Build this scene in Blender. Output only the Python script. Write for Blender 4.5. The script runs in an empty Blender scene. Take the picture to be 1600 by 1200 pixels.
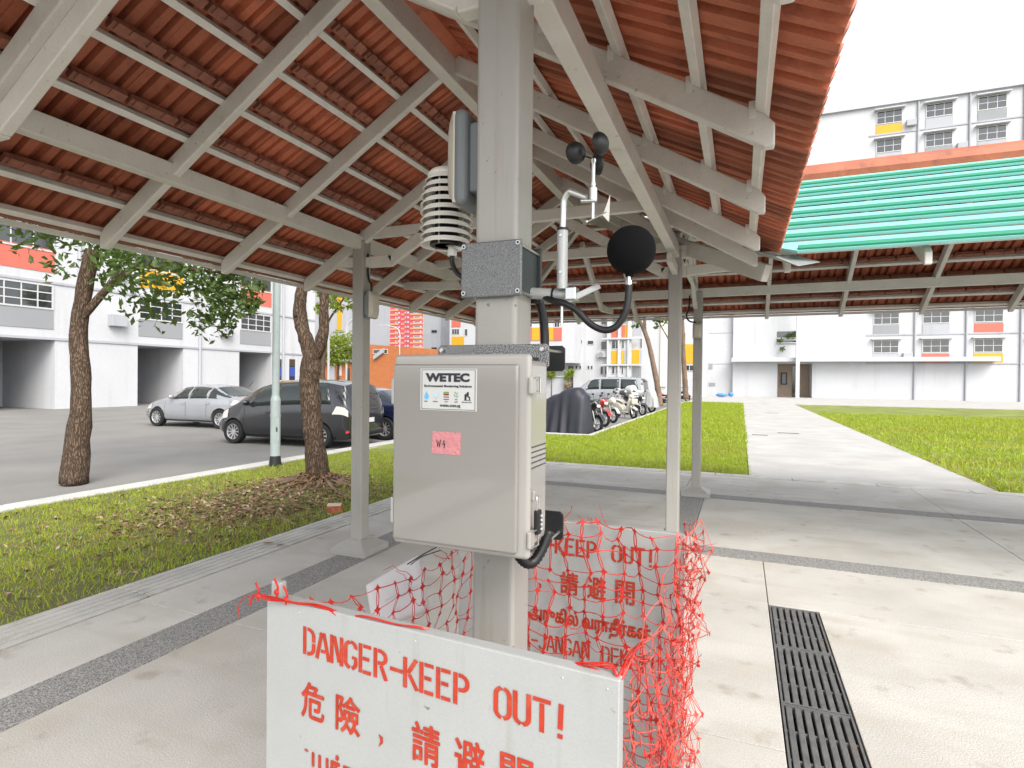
import bpy, bmesh, math, random
import numpy as np
from mathutils import Vector, Matrix, noise as mnoise
random.seed(7); RNG = np.random.default_rng(7)
SC = bpy.context.scene
COL = SC.collection
R_ = math.radians

# ------------------------------------------------------------------ camera, sky, sun, exposure
FPX = 880.0; EYE = Vector((0, 0, 1.6))
YAW = math.atan(358 / 880); PITCH = -math.atan(7 / 880); ROLL = .010
_f0 = Vector((-math.sin(YAW), math.cos(YAW), 0)); _r0 = Vector((math.cos(YAW), math.sin(YAW), 0)); _u0 = Vector((0, 0, 1))
FW = _f0 * math.cos(PITCH) + _u0 * math.sin(PITCH); _u1 = _u0 * math.cos(PITCH) - _f0 * math.sin(PITCH)
RT = _r0 * math.cos(ROLL) + _u1 * math.sin(ROLL); UP = _u1 * math.cos(ROLL) - _r0 * math.sin(ROLL)
cd = bpy.data.cameras.new('camera'); cam = bpy.data.objects.new('camera', cd); COL.objects.link(cam)
cd.sensor_width = 36; cd.lens = 36 * FPX / 1600; cd.clip_start = .05; cd.clip_end = 3000
cam.matrix_world = Matrix((( RT.x, UP.x, -FW.x, EYE.x), (RT.y, UP.y, -FW.y, EYE.y), (RT.z, UP.z, -FW.z, EYE.z), (0, 0, 0, 1)))
SC.camera = cam

SUN_EL, SUN_AZ = 46.0, 136.0      # azimuth from +Y towards +X
world = bpy.data.worlds.new('World'); SC.world = world; world.use_nodes = True
wn = world.node_tree.nodes; wl = world.node_tree.links; wn.clear()
sky = wn.new('ShaderNodeTexSky'); sky.sky_type = 'NISHITA'; sky.sun_disc = False
sky.sun_elevation = R_(SUN_EL); sky.sun_rotation = R_(SUN_AZ); sky.air_density = 1.0; sky.dust_density = 1.5; sky.ozone_density = .6
hsv = wn.new('ShaderNodeHueSaturation'); hsv.inputs['Saturation'].default_value = .22; hsv.inputs['Value'].default_value = 1.0
bg = wn.new('ShaderNodeBackground'); bg.inputs['Strength'].default_value = .15
wo = wn.new('ShaderNodeOutputWorld')
wtc = wn.new('ShaderNodeTexCoord'); wnz = wn.new('ShaderNodeTexNoise'); wnz.inputs['Scale'].default_value = 2.2; wnz.inputs['Detail'].default_value = 7
wmr = wn.new('ShaderNodeMapRange'); wmr.inputs[1].default_value = .3; wmr.inputs[2].default_value = .7; wmr.inputs[3].default_value = .72; wmr.inputs[4].default_value = 1.12
wmx = wn.new('ShaderNodeVectorMath'); wmx.operation = 'SCALE'
wl.new(wtc.outputs['Generated'], wnz.inputs['Vector']); wl.new(wnz.outputs[0], wmr.inputs[0]); wl.new(wmr.outputs[0], wmx.inputs['Scale'])
wl.new(sky.outputs[0], hsv.inputs['Color']); wl.new(hsv.outputs[0], wmx.inputs[0]); wl.new(wmx.outputs[0], bg.inputs['Color']); wl.new(bg.outputs[0], wo.inputs['Surface'])
sl = bpy.data.lights.new('sun', 'SUN'); sl.energy = 1.5; sl.angle = R_(40); sl.color = (1, .95, .87)
so = bpy.data.objects.new('sun', sl); COL.objects.link(so)
_sd = Vector((math.sin(R_(SUN_AZ)) * math.cos(R_(SUN_EL)), math.cos(R_(SUN_AZ)) * math.cos(R_(SUN_EL)), math.sin(R_(SUN_EL))))
so.rotation_euler = _sd.to_track_quat('Z', 'Y').to_euler()
SC.view_settings.view_transform = 'Standard'; SC.view_settings.look = 'None'
SC.view_settings.exposure = 1.55; SC.view_settings.gamma = 1; SC.view_settings.use_curve_mapping = False
SC.cycles.max_bounces = 8; SC.cycles.diffuse_bounces = 5; SC.cycles.glossy_bounces = 3; SC.cycles.transmission_bounces = 6
SC.cycles.use_denoising = True; SC.cycles.sample_clamp_indirect = 6

# ------------------------------------------------------------------ helpers
def ray(u, v): return RT * ((u - 800) / FPX) + UP * ((600 - v) / FPX) + FW
def at(u, v, **k):
    """a point of the place seen at photo position (u, v) lying on a known plane x=, y= or z="""
    (ax, val), = k.items(); i = 'xyz'.index(ax); d = ray(u, v)
    return EYE + d * ((val - EYE[i]) / d[i])

class MB:
    def __init__(s): s.v = []; s.f = []
    def add(s, vs, fs):
        b = len(s.v); s.v += [tuple(p) for p in vs]; s.f += [tuple(i + b for i in f) for f in fs]; return s
    def box(s, x0, x1, y0, y1, z0, z1, M=None):
        p = [Vector((x, y, z)) for z in (z0, z1) for y in (y0, y1) for x in (x0, x1)]
        if M is not None: p = [M @ q for q in p]
        return s.add(p, [(0, 2, 3, 1), (4, 5, 7, 6), (0, 1, 5, 4), (2, 6, 7, 3), (0, 4, 6, 2), (1, 3, 7, 5)])
    def beam(s, a, b, w, h, up=(0, 0, 1), off=0.0):
        """box section from a to b; w sideways, h along up; off shifts along up"""
        a = Vector(a); b = Vector(b); d = (b - a).normalized(); u = Vector(up)
        sd = d.cross(u).normalized(); u = sd.cross(d).normalized()
        p = []
        for q in (a, b):
            for k, l in ((-1, -1), (1, -1), (1, 1), (-1, 1)): p.append(q + sd * (k * w / 2) + u * (l * h / 2 + off))
        return s.add(p, [(0, 3, 2, 1), (4, 5, 6, 7), (0, 1, 5, 4), (1, 2, 6, 5), (2, 3, 7, 6), (3, 0, 4, 7)])
    def tube(s, pts, r, n=8, cap=True):
        pts = [Vector(p) for p in pts]; m = len(pts); rs = r if isinstance(r, (list, tuple)) else [r] * m
        b = len(s.v); prev = None
        for i, p in enumerate(pts):
            d = (pts[min(i + 1, m - 1)] - pts[max(i - 1, 0)])
            d = d.normalized() if d.length > 1e-9 else Vector((0, 0, 1))
            if prev is None:
                ref = Vector((0, 0, 1)) if abs(d.z) < .9 else Vector((1, 0, 0)); x = d.cross(ref).normalized()
            else:
                x = (prev - d * prev.dot(d)); x = x.normalized() if x.length > 1e-6 else d.orthogonal().normalized()
            prev = x; y = d.cross(x)
            for k in range(n):
                t = 2 * math.pi * k / n; s.v.append(tuple(p + (x * math.cos(t) + y * math.sin(t)) * rs[i]))
        for i in range(m - 1):
            for k in range(n):
                s.f.append((b + i * n + k, b + i * n + (k + 1) % n, b + (i + 1) * n + (k + 1) % n, b + (i + 1) * n + k))
        if cap: s.f.append(tuple(b + k for k in range(n))[::-1]); s.f.append(tuple(b + (m - 1) * n + k for k in range(n)))
        return s
    def lathe(s, prof, M=None, n=24):
        """profile [(r, z)] about local z"""
        M = M or Matrix(); b = len(s.v); m = len(prof)
        for r, z in prof:
            for k in range(n):
                t = 2 * math.pi * k / n; s.v.append(tuple(M @ Vector((r * math.cos(t), r * math.sin(t), z))))
        for i in range(m - 1):
            for k in range(n): s.f.append((b + i * n + k, b + i * n + (k + 1) % n, b + (i + 1) * n + (k + 1) % n, b + (i + 1) * n + k))
        if prof[0][0] > 1e-5: s.f.append(tuple(b + k for k in range(n))[::-1])
        if prof[-1][0] > 1e-5: s.f.append(tuple(b + (m - 1) * n + k for k in range(n)))
        return s
    def prism(s, poly, o, x, y, d):
        """polygon (a, b) laid on plane o + a x + b y, thickened by vector d"""
        o = Vector(o); x = Vector(x); y = Vector(y); d = Vector(d); n = len(poly)
        p = [o + x * a + y * b for a, b in poly]; p += [q + d for q in p]
        return s.add(p, [tuple(range(n))[::-1], tuple(range(n, 2 * n))] + [(i, (i + 1) % n, n + (i + 1) % n, n + i) for i in range(n)])
    def sphere(s, c, r, n=16, m=10, sc=(1, 1, 1)):
        prof = [(max(math.sin(math.pi * i / m), 1e-4) * r, -math.cos(math.pi * i / m) * r) for i in range(m + 1)]
        M = Matrix.Translation(Vector(c)) @ Matrix.Diagonal((*sc, 1)); return s.lathe(prof, M, n)
    def mesh(s, name):
        me = bpy.data.meshes.new(name); me.from_pydata(s.v, [], s.f)
        bm = bmesh.new(); bm.from_mesh(me); bmesh.ops.remove_doubles(bm, verts=bm.verts, dist=1e-6)
        bmesh.ops.recalc_face_normals(bm, faces=bm.faces); bm.to_mesh(me); bm.free(); return me
    def build(s, name, mat, parent=None, smooth=False, bevel=0, seg=2, raw=False):
        if raw:
            me = bpy.data.meshes.new(name); me.from_pydata(s.v, [], s.f)
        else: me = s.mesh(name)
        return mk(name, me, mat, parent, smooth, bevel, seg)

def mk(name, me, mat, parent=None, smooth=False, bevel=0, seg=2):
    o = bpy.data.objects.new(name, me); COL.objects.link(o)
    for m in (mat if isinstance(mat, (list, tuple)) else [mat]): me.materials.append(m)
    if smooth:
        me.shade_smooth()
        if smooth != 'all':
            try: me.set_sharp_from_angle(angle=R_(35))
            except Exception: pass
    if bevel:
        b = o.modifiers.new('bevel', 'BEVEL'); b.width = bevel; b.segments = seg; b.limit_method = 'ANGLE'; b.angle_limit = R_(40)
    if parent is not None: adopt(o, parent)
    return o
def adopt(o, parent):
    o.parent = parent; o.matrix_parent_inverse = wmat(parent).inverted()
def wmat(o):
    m = o.matrix_basis.copy()
    if o.parent is not None: m = wmat(o.parent) @ o.matrix_parent_inverse @ m
    return m
def tag(o, label, cat, group=None):
    o['label'] = label; o['category'] = cat
    if group: o['group'] = group
    return o
def thing(name, loc, label, cat, group=None):
    o = bpy.data.objects.new(name, None); COL.objects.link(o); o.location = loc; o.empty_display_size = .1
    return tag(o, label, cat, group)
def struct(o): o['kind'] = 'structure'; return o
def stuff(o): o['kind'] = 'stuff'; return o
def copy_tree(o, parent=None):
    c = o.copy(); COL.objects.link(c)
    if parent is not None: c.parent = parent
    for ch in o.children: copy_tree(ch, c)
    return c

# ------------------------------------------------------------------ materials
def mat(name, col, rough=.6, metal=0, var=.0, vscale=4, bump=0, bscale=30, spec=.5, coat=0, rand=0, trans=0, grain=0, gscale=300, dirt=None, dscale=2, dlo=.5, dhi=.75, streak=None, sscale=(26, 26, 1.6), slo=.58, shi=.8, spots=None, spscale=14, splo=.66, sphi=.74):
    m = bpy.data.materials.new(name); m.use_nodes = True; n = m.node_tree.nodes; l = m.node_tree.links
    p = n['Principled BSDF']; p.inputs['Roughness'].default_value = rough; p.inputs['Metallic'].default_value = metal
    p.inputs['Specular IOR Level'].default_value = spec; p.inputs['Coat Weight'].default_value = coat
    p.inputs['Transmission Weight'].default_value = trans
    p.inputs['Base Color'].default_value = (*col, 1)
    tc = n.new('ShaderNodeTexCoord'); src = None
    def noise(scale, det=4):
        t = n.new('ShaderNodeTexNoise'); t.inputs['Scale'].default_value = scale; t.inputs['Detail'].default_value = det
        l.new(tc.outputs['Object'], t.inputs['Vector']); return t
    def bright(cur, fac_socket, amt):
        r = n.new('ShaderNodeMapRange'); l.new(fac_socket, r.inputs[0]); r.inputs[1].default_value = .25; r.inputs[2].default_value = .75
        r.inputs[3].default_value = 1 - amt; r.inputs[4].default_value = 1 + amt
        x = n.new('ShaderNodeMix'); x.data_type = 'RGBA'; x.blend_type = 'MULTIPLY'; x.inputs[0].default_value = 1
        if cur is None: x.inputs[6].default_value = (*col, 1)
        else: l.new(cur, x.inputs[6])
        c = n.new('ShaderNodeCombineColor')
        for k in range(3): l.new(r.outputs[0], c.inputs[k])
        l.new(c.outputs[0], x.inputs[7]); return x.outputs[2]
    if var: src = bright(src, noise(vscale).outputs[0], var)
    if grain: src = bright(src, noise(gscale, 2).outputs[0], grain)
    if rand:
        oi = n.new('ShaderNodeObjectInfo'); src = bright(src, oi.outputs['Random'], rand)
    if dirt:
        t = noise(dscale, 8); r = n.new('ShaderNodeMapRange'); l.new(t.outputs[0], r.inputs[0]); r.inputs[1].default_value = dlo; r.inputs[2].default_value = dhi
        x = n.new('ShaderNodeMix'); x.data_type = 'RGBA'; l.new(r.outputs[0], x.inputs[0])
        if src is None: x.inputs[6].default_value = (*col, 1)
        else: l.new(src, x.inputs[6])
        x.inputs[7].default_value = (*dirt, 1); src = x.outputs[2]
    for colr, sc_, lo_, hi_ in ((streak, sscale, slo, shi), (spots, (spscale,) * 3, splo, sphi)):
        if colr is None: continue
        mp = n.new('ShaderNodeMapping'); mp.inputs['Scale'].default_value = sc_; l.new(tc.outputs['Object'], mp.inputs['Vector'])
        t = n.new('ShaderNodeTexNoise'); t.inputs['Scale'].default_value = 1; t.inputs['Detail'].default_value = 6; l.new(mp.outputs[0], t.inputs['Vector'])
        r = n.new('ShaderNodeMapRange'); l.new(t.outputs[0], r.inputs[0]); r.inputs[1].default_value = lo_; r.inputs[2].default_value = hi_
        x = n.new('ShaderNodeMix'); x.data_type = 'RGBA'; l.new(r.outputs[0], x.inputs[0])
        if src is None: x.inputs[6].default_value = (*col, 1)
        else: l.new(src, x.inputs[6])
        x.inputs[7].default_value = (*colr, 1); src = x.outputs[2]
    if src is not None: l.new(src, p.inputs['Base Color'])
    if bump:
        b = n.new('ShaderNodeBump'); b.inputs['Strength'].default_value = bump; b.inputs['Distance'].default_value = .01
        l.new(noise(bscale, 5).outputs[0], b.inputs['Height']); l.new(b.outputs[0], p.inputs['Normal'])
    return m
def granite_mat(name, cols, scale, rough=.8, bump=.15):
    m = mat(name, cols[0], rough); n = m.node_tree.nodes; l = m.node_tree.links; p = n['Principled BSDF']
    tc = n.new('ShaderNodeTexCoord'); v = n.new('ShaderNodeTexVoronoi'); v.inputs['Scale'].default_value = scale
    l.new(tc.outputs['Object'], v.inputs['Vector']); r = n.new('ShaderNodeValToRGB'); r.color_ramp.interpolation = 'CONSTANT'
    s = n.new('ShaderNodeSeparateColor'); l.new(v.outputs['Color'], s.inputs[0]); l.new(s.outputs[0], r.inputs[0])
    e = r.color_ramp.elements; e[0].color = (*cols[0], 1); e[1].color = (*cols[-1], 1); e[1].position = .8
    for i, c in enumerate(cols[1:-1]): q = e.new((i + 1) * .8 / (len(cols) - 1)); q.color = (*c, 1)
    l.new(r.outputs[0], p.inputs['Base Color'])
    b = n.new('ShaderNodeBump'); b.inputs['Strength'].default_value = bump; b.inputs['Distance'].default_value = .004
    l.new(s.outputs[1], b.inputs['Height']); l.new(b.outputs[0], p.inputs['Normal']); return m
def hammer_mat(name, a, b_, scale=330):
    m = mat(name, a, .38, .35); n = m.node_tree.nodes; l = m.node_tree.links; p = n['Principled BSDF']
    tc = n.new('ShaderNodeTexCoord'); t = n.new('ShaderNodeTexNoise'); t.inputs['Scale'].default_value = scale; t.inputs['Detail'].default_value = 1.5
    l.new(tc.outputs['Object'], t.inputs['Vector']); r = n.new('ShaderNodeValToRGB'); l.new(t.outputs[0], r.inputs[0])
    e = r.color_ramp.elements; e[0].position = .4; e[0].color = (*a, 1); e[1].position = .6; e[1].color = (*b_, 1)
    l.new(r.outputs[0], p.inputs['Base Color'])
    b = n.new('ShaderNodeBump'); b.inputs['Strength'].default_value = .5; b.inputs['Distance'].default_value = .002
    l.new(t.outputs[0], b.inputs['Height']); l.new(b.outputs[0], p.inputs['Normal']); return m
def glass_mat(name, col, rough=.05): return mat(name, col, rough, 0, spec=.8, coat=.3)

M = {}
M['post'] = mat('grey_painted_steel', (.315, .303, .277), .40, 0, streak=(.26, .235, .195), spots=(.13, .085, .05), spscale=38, splo=.70, sphi=.76, var=.06, vscale=3, bump=.08, bscale=60, dirt=(.30, .27, .22), dscale=9, dlo=.66, dhi=.95)
M['steel'] = mat('grey_roof_steel', (.56, .538, .49), .48, 0, spots=(.20, .15, .09), spscale=26, splo=.68, sphi=.78, var=.08, vscale=5, grain=.05, gscale=90, bump=.08, bscale=45, dirt=(.33, .29, .22), dscale=7, dlo=.62, dhi=.95)
M['galv'] = mat('batten_steel', (.63, .61, .56), .5, .05, var=.1, vscale=8, grain=.08, gscale=160, bump=.05)
M['tile'] = mat('clay_tile', (.37, .105, .05), .62, 0, var=.22, vscale=3.5, rand=.26, bump=.2, bscale=40, grain=.12, gscale=120, dirt=(.12, .045, .03), dscale=11, dlo=.55, dhi=.85)
M['tilehead'] = mat('clay_tile_nib', (.25, .095, .06), .75, 0, var=.25, vscale=20, rand=.15, bump=.4, bscale=60)
M['concrete'] = mat('pavement_concrete', (.425, .408, .378), .85, 0, spots=(.26, .225, .175), spscale=5, splo=.60, sphi=.80, streak=(.37, .345, .30), sscale=(.9, 5, 1), slo=.52, shi=.8, var=.16, vscale=1.3, grain=.14, gscale=110, bump=.35, bscale=120, dirt=(.34, .305, .25), dscale=1.4, dlo=.5, dhi=.80)
M['concrete_pale'] = mat('path_concrete', (.36, .35, .335), .85, 0, var=.14, vscale=.9, grain=.08, gscale=60, bump=.2, bscale=80, dirt=(.30, .285, .26), dscale=1.6, dlo=.52, dhi=.8)
M['slab'] = mat('drain_slab_concrete', (.40, .39, .36), .88, 0, var=.2, vscale=2.5, grain=.16, gscale=160, bump=.4, bscale=90, dirt=(.22, .21, .18), dscale=3, dlo=.55, dhi=.8)
M['granite'] = granite_mat('pebble_wash_strip', [(.10, .098, .095), (.19, .185, .18), (.27, .265, .255), (.15, .142, .134), (.34, .335, .32)], 210)
M['asphalt'] = mat('car_park_paving', (.17, .165, .155), .9, 0, var=.15, vscale=.7, grain=.2, gscale=90, bump=.3, bscale=90)
M['kerb'] = mat('kerb_concrete', (.42, .41, .39), .85, 0, var=.14, vscale=3, grain=.1, gscale=100, bump=.3, bscale=70, dirt=(.3, .28, .24), dscale=4, dlo=.58, dhi=.85)
M['soil'] = mat('lawn_soil', (.10, .10, .035), .95, 0, var=.35, vscale=3, grain=.3, gscale=50, bump=.6, bscale=40)
M['lawn'] = mat('lawn_ground', (.15, .18, .03), .95, 0, var=.4, vscale=.8, grain=.3, gscale=40, bump=.6, bscale=50)
M['earth'] = mat('bare_earth', (.19, .135, .085), .95, 0, var=.35, vscale=6, grain=.3, gscale=60, bump=.8, bscale=30)
M['white'] = mat('white_render', (.45, .455, .47), .8, 0, streak=(.37, .37, .37), sscale=(1.6, 1.6, .12), slo=.56, shi=.85, var=.05, vscale=.3, grain=.03, gscale=6, dirt=(.36, .36, .365), dscale=.35, dlo=.58, dhi=.9)
M['offwhite'] = mat('pale_grey_render', (.34, .345, .37), .8, 0, streak=(.28, .28, .29), sscale=(1.6, 1.6, .12), slo=.56, shi=.85, var=.04, vscale=.3)
M['greywall'] = mat('grey_render', (.235, .24, .25), .8, 0, var=.05, vscale=.4)
M['yellow'] = mat('yellow_panel', (.56, .29, .008), .6, 0, var=.04, vscale=1)
M['coral'] = mat('coral_panel', (.50, .115, .08), .6, 0, var=.05, vscale=1)
M['pink'] = mat('rose_render', (.42, .06, .08), .7, 0, var=.06, vscale=.1)
M['peach'] = mat('peach_render', (.52, .25, .12), .7, 0, var=.06, vscale=.1)
M['orange'] = mat('orange_brick', (.38, .125, .04), .8, 0, var=.12, vscale=2, grain=.1, gscale=9)
M['darkglass'] = glass_mat('dark_window_glass', (.02, .022, .026))
M['frame'] = mat('white_window_frame', (.46, .46, .455), .5)
M['green'] = mat('green_louvre', (.012, .20, .11), .45, 0, var=.06)
M['aqua'] = mat('aqua_cladding', (.20, .48, .44), .5, 0, var=.04)
def bark_mat(name, lo, hi, sc=1.0):
    m = mat(name, lo, .95, 0, spec=.15); n = m.node_tree.nodes; l = m.node_tree.links; p = n['Principled BSDF']
    tc = n.new('ShaderNodeTexCoord'); mp = n.new('ShaderNodeMapping'); mp.inputs['Scale'].default_value = (1, 1, .22); l.new(tc.outputs['Object'], mp.inputs['Vector'])
    w = n.new('ShaderNodeTexNoise'); w.inputs['Scale'].default_value = 9 * sc; w.inputs['Detail'].default_value = 4; l.new(mp.outputs[0], w.inputs['Vector'])
    ad = n.new('ShaderNodeVectorMath'); ad.operation = 'MULTIPLY_ADD'; l.new(w.outputs['Color'], ad.inputs[0]); ad.inputs[1].default_value = (.22, .22, .22); l.new(mp.outputs[0], ad.inputs[2])
    v = n.new('ShaderNodeTexVoronoi'); v.feature = 'DISTANCE_TO_EDGE'; v.inputs['Scale'].default_value = 30 * sc; l.new(ad.outputs[0], v.inputs['Vector'])
    f = n.new('ShaderNodeTexNoise'); f.inputs['Scale'].default_value = 60 * sc; f.inputs['Detail'].default_value = 6; l.new(mp.outputs[0], f.inputs['Vector'])
    mr = n.new('ShaderNodeMapRange'); l.new(v.outputs['Distance'], mr.inputs[0]); mr.inputs[1].default_value = 0; mr.inputs[2].default_value = .16
    mu = n.new('ShaderNodeMath'); mu.operation = 'MULTIPLY'; l.new(mr.outputs[0], mu.inputs[0]); l.new(f.outputs[0], mu.inputs[1])
    r = n.new('ShaderNodeValToRGB'); l.new(mu.outputs[0], r.inputs[0]); e = r.color_ramp.elements; e[0].color = (lo[0] * .6, lo[1] * .6, lo[2] * .6, 1); e[1].color = (*hi, 1); e[1].position = .72; q = e.new(.32); q.color = (*lo, 1)
    l.new(r.outputs[0], p.inputs['Base Color']); b = n.new('ShaderNodeBump'); b.inputs['Strength'].default_value = 1; b.inputs['Distance'].default_value = .02; l.new(mu.outputs[0], b.inputs['Height']); l.new(b.outputs[0], p.inputs['Normal']); return m
M['bark'] = bark_mat('tree_bark', (.085, .058, .040), (.19, .135, .095))
M['bark2'] = mat('pale_bark', (.15, .10, .07), .92, 0, var=.3, vscale=4, bump=.8, bscale=20)
def leaf_mat(name, col, rand=.0):
    m = mat(name, col, .55, 0, var=.38, vscale=5, spec=.35)
    p = m.node_tree.nodes['Principled BSDF']; t = m.node_tree.nodes.new('ShaderNodeBsdfTranslucent'); t.inputs['Color'].default_value = (col[0] * 1.4, col[1] * 1.35, col[2] * .8, 1)
    mx = m.node_tree.nodes.new('ShaderNodeMixShader'); mx.inputs[0].default_value = .35; l = m.node_tree.links
    l.new(p.outputs[0], mx.inputs[1]); l.new(t.outputs[0], mx.inputs[2]); l.new(mx.outputs[0], m.node_tree.nodes['Material Output'].inputs['Surface']); return m
M['leaf'] = leaf_mat('dark_leaf', (.075, .12, .028))
M['leaf_y'] = leaf_mat('yellow_green_leaf', (.21, .27, .035))
M['grass'] = leaf_mat('grass_blade', (.275, .345, .03))
M['grass_dry'] = leaf_mat('dry_grass_blade', (.34, .30, .08))
M['litter'] = mat('dead_leaf', (.17, .105, .062), .85, 0, var=.5, vscale=25, spec=.2)
M['litter_pale'] = mat('pale_dead_leaf', (.31, .235, .16), .85, 0, var=.4, vscale=25, spec=.2)
M['brick'] = mat('red_brick', (.33, .10, .05), .9, 0, var=.35, vscale=30, bump=.6, bscale=60)
M['cap'] = mat('mortar_crust', (.55, .43, .34), .9, 0, var=.2, vscale=30, bump=.6, bscale=60)
M['board'] = mat('white_painted_board', (.315, .322, .315), .5, 0, streak=(.27, .265, .245), sscale=(30, 30, 3), slo=.60, shi=.85, spots=(.15, .13, .11), spscale=60, splo=.72, sphi=.78, var=.05, vscale=5, grain=.045, gscale=260, bump=.05, bscale=150, dirt=(.285, .28, .26), dscale=6, dlo=.62, dhi=.95)
M['red'] = mat('stencil_red', (.36, .026, .006), .6, 0, var=.2, vscale=40, dirt=(.40, .085, .05), dscale=45, dlo=.52, dhi=.85)
M['net'] = mat('orange_red_net_plastic', (.42, .015, .008), .4, 0, var=.12, vscale=9, spec=.5)
M['net_light'] = mat('faded_net_plastic', (.60, .075, .05), .4, 0, var=.12, vscale=9, spec=.5)
M['enclosure'] = mat('glossy_grey_plastic', (.205, .195, .178), .10, 0, var=.012, vscale=6, spec=.9, coat=.8, bump=.015, bscale=9)
M['enclosure_side'] = mat('warm_grey_plastic', (.30, .286, .264), .16, 0, var=.012, vscale=6, coat=.5)
M['seam'] = mat('dark_gasket', (.05, .05, .05), .7)
M['hammer'] = hammer_mat('hammered_grey_paint', (.085, .088, .088), (.24, .245, .245), 560)
M['hammer_lo'] = hammer_mat('coarse_hammered_grey_paint', (.035, .035, .035), (.34, .34, .34), 380)
M['darkplate'] = mat('dark_grey_steel', (.018, .019, .020), .45, .2, var=.1, vscale=20, bump=.05)
M['sideplate'] = mat('slate_grey_steel', (.045, .05, .053), .45, .2, var=.1, vscale=20)
M['alu'] = mat('brushed_aluminium', (.62, .62, .60), .32, .85, var=.08, vscale=30)
M['alu_grey'] = mat('grey_powder_coat', (.42, .43, .42), .45, .2, var=.05, vscale=30, grain=.08, gscale=400)
M['chrome'] = mat('polished_steel', (.55, .55, .54), .28, .9)
M['black'] = mat('black_plastic', (.006, .006, .0065), .45, 0, var=.15, vscale=20)
M['rubber'] = mat('black_rubber', (.006, .006, .0065), .75, 0, var=.2, vscale=30, bump=.1)
M['foam'] = mat('black_foam', (.0075, .0075, .008), .95, 0, grain=.25, gscale=900, bump=.8, bscale=700, spec=.15)
M['shield'] = mat('white_louvre_plastic', (.66, .635, .58), .4, 0, var=.03)
M['gland'] = mat('pale_gland_plastic', (.62, .61, .57), .4)
M['diffuser'] = mat('cream_lamp_diffuser', (.48, .445, .37), .35, 0, var=.03, spec=.5, coat=.2)
M['lampbody'] = mat('slate_lamp_housing', (.14, .155, .16), .45, 0, var=.08, vscale=12, dirt=(.30, .27, .22), dscale=14, dlo=.62, dhi=.9)
M['paper'] = mat('white_paper', (.50, .49, .50), .7, 0, var=.03)
M['sticker'] = mat('white_sticker', (.46, .465, .45), .35)
M['ink'] = mat('black_ink', (.012, .012, .02), .5)
M['ink_grey'] = mat('faded_grey_ink', (.42, .40, .42), .7)
M['blue_ink'] = mat('blue_ink', (.10, .36, .58), .5); M['blue_pale'] = mat('pale_blue_ink', (.32, .52, .70), .5)
M['green_ink'] = mat('green_ink', (.12, .26, .03), .5); M['green_dk'] = mat('leaf_green_ink', (.15, .26, .13), .5); M['brown_ink'] = mat('brown_ink', (.16, .02, .02), .5)
M['tape'] = mat('pink_masking_tape', (.46, .18, .19), .75, 0, var=.08, vscale=60, bump=.4, bscale=120)
M['grate'] = mat('cast_grating', (.16, .16, .158), .6, .5, var=.25, vscale=15, grain=.25, gscale=200, bump=.15, bscale=120, dirt=(.22, .15, .08), dscale=5, dlo=.62, dhi=.9)
M['cover_white'] = mat('white_cover_cloth', (.42, .42, .41), .5, 0, dirt=(.05, .05, .05), dscale=3, dlo=.60, dhi=.63)
M['blue_banner'] = mat('blue_banner', (.03, .06, .3), .6)
M['cream_wall'] = mat('cream_render', (.60, .56, .50), .8)
M['lobby'] = mat('tan_lobby_wall', (.36, .28, .21), .8, 0, var=.1)
M['bag'] = mat('blue_plastic_bag', (.05, .2, .55), .5)
M['pit'] = mat('drain_pit', (.01, .01, .01), .95)
M['valley'] = mat('grey_flashing', (.33, .34, .34), .45, .4, var=.1)

# ------------------------------------------------------------------ the ground
g = MB().box(-900, 900, -300, 1500, -.6, -.17).build('ground', M['asphalt']); struct(g)
o = MB().box(-60, -8.3, -10, 75, -.165, -.12).build('car_park', M['asphalt']); struct(o)
o = MB().box(-8.3, -4.15, 16.15, 75, -.166, -.121).build('car_park_lane', M['asphalt']); struct(o)

def lawn_z(x, y):
    z = -.03 + .035 * mnoise.noise(Vector((x * .7, y * .7, 0))) + .015 * mnoise.noise(Vector((x * 2.6, y * 2.6, 3)))
    d = math.hypot(x + 5.76, y - 6.58); z += .13 * math.exp(-(d / .75) ** 2)
    return z
def lawn(name, x0, x1, y0, y1, st, m):
    nx = max(2, int((x1 - x0) / st)); ny = max(2, int((y1 - y0) / st)); mb = MB()
    for j in range(ny + 1):
        for i in range(nx + 1):
            x = x0 + (x1 - x0) * i / nx; y = y0 + (y1 - y0) * j / ny; mb.v.append((x, y, lawn_z(x, y)))
    for j in range(ny):
        for i in range(nx): a = j * (nx + 1) + i; mb.f.append((a, a + 1, a + nx + 2, a + nx + 1))
    return struct(mb.build(name, m, smooth='all'))
lawn('lawn_beside_walkway', -8.02, -4.36, -6, 10.5, .16, M['soil'])
lawn('lawn_behind_walkway', -8.02, .14, 10.5, 16.0, .3, M['lawn'])
lawn('lawn_by_motorcycles', -4.0, .14, 16.0, 46.0, .5, M['lawn'])

k = MB().box(-8.32, -8.0, -8, 16.2, -.2, -.03).build('kerb', M['kerb']); struct(k)
for i in range(24):
    y = -8 + i * 1.0; MB().box(-8.315, -8.005, y + .004, y + .996, -.03, .015).build('kerb_stone', M['kerb'], k, bevel=.015)
k = MB().box(-8.0, -4.0, 16.0, 16.14, -.2, -.03).box(-4.14, -4.0, 16.15, 46, -.2, -.03).build('kerb_by_bikes', M['kerb']); struct(k)
for i in range(4): MB().box(-8 + i + .004, -7 + i - .004, 16.0, 16.135, -.03, .02).build('kerb_stone', M['kerb'], k, bevel=.015)
for i in range(30): MB().box(-4.135, -4.0, 16.14 + i + .004, 17.14 + i - .004, -.03, .02).build('kerb_stone', M['kerb'], k, bevel=.015)

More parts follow.
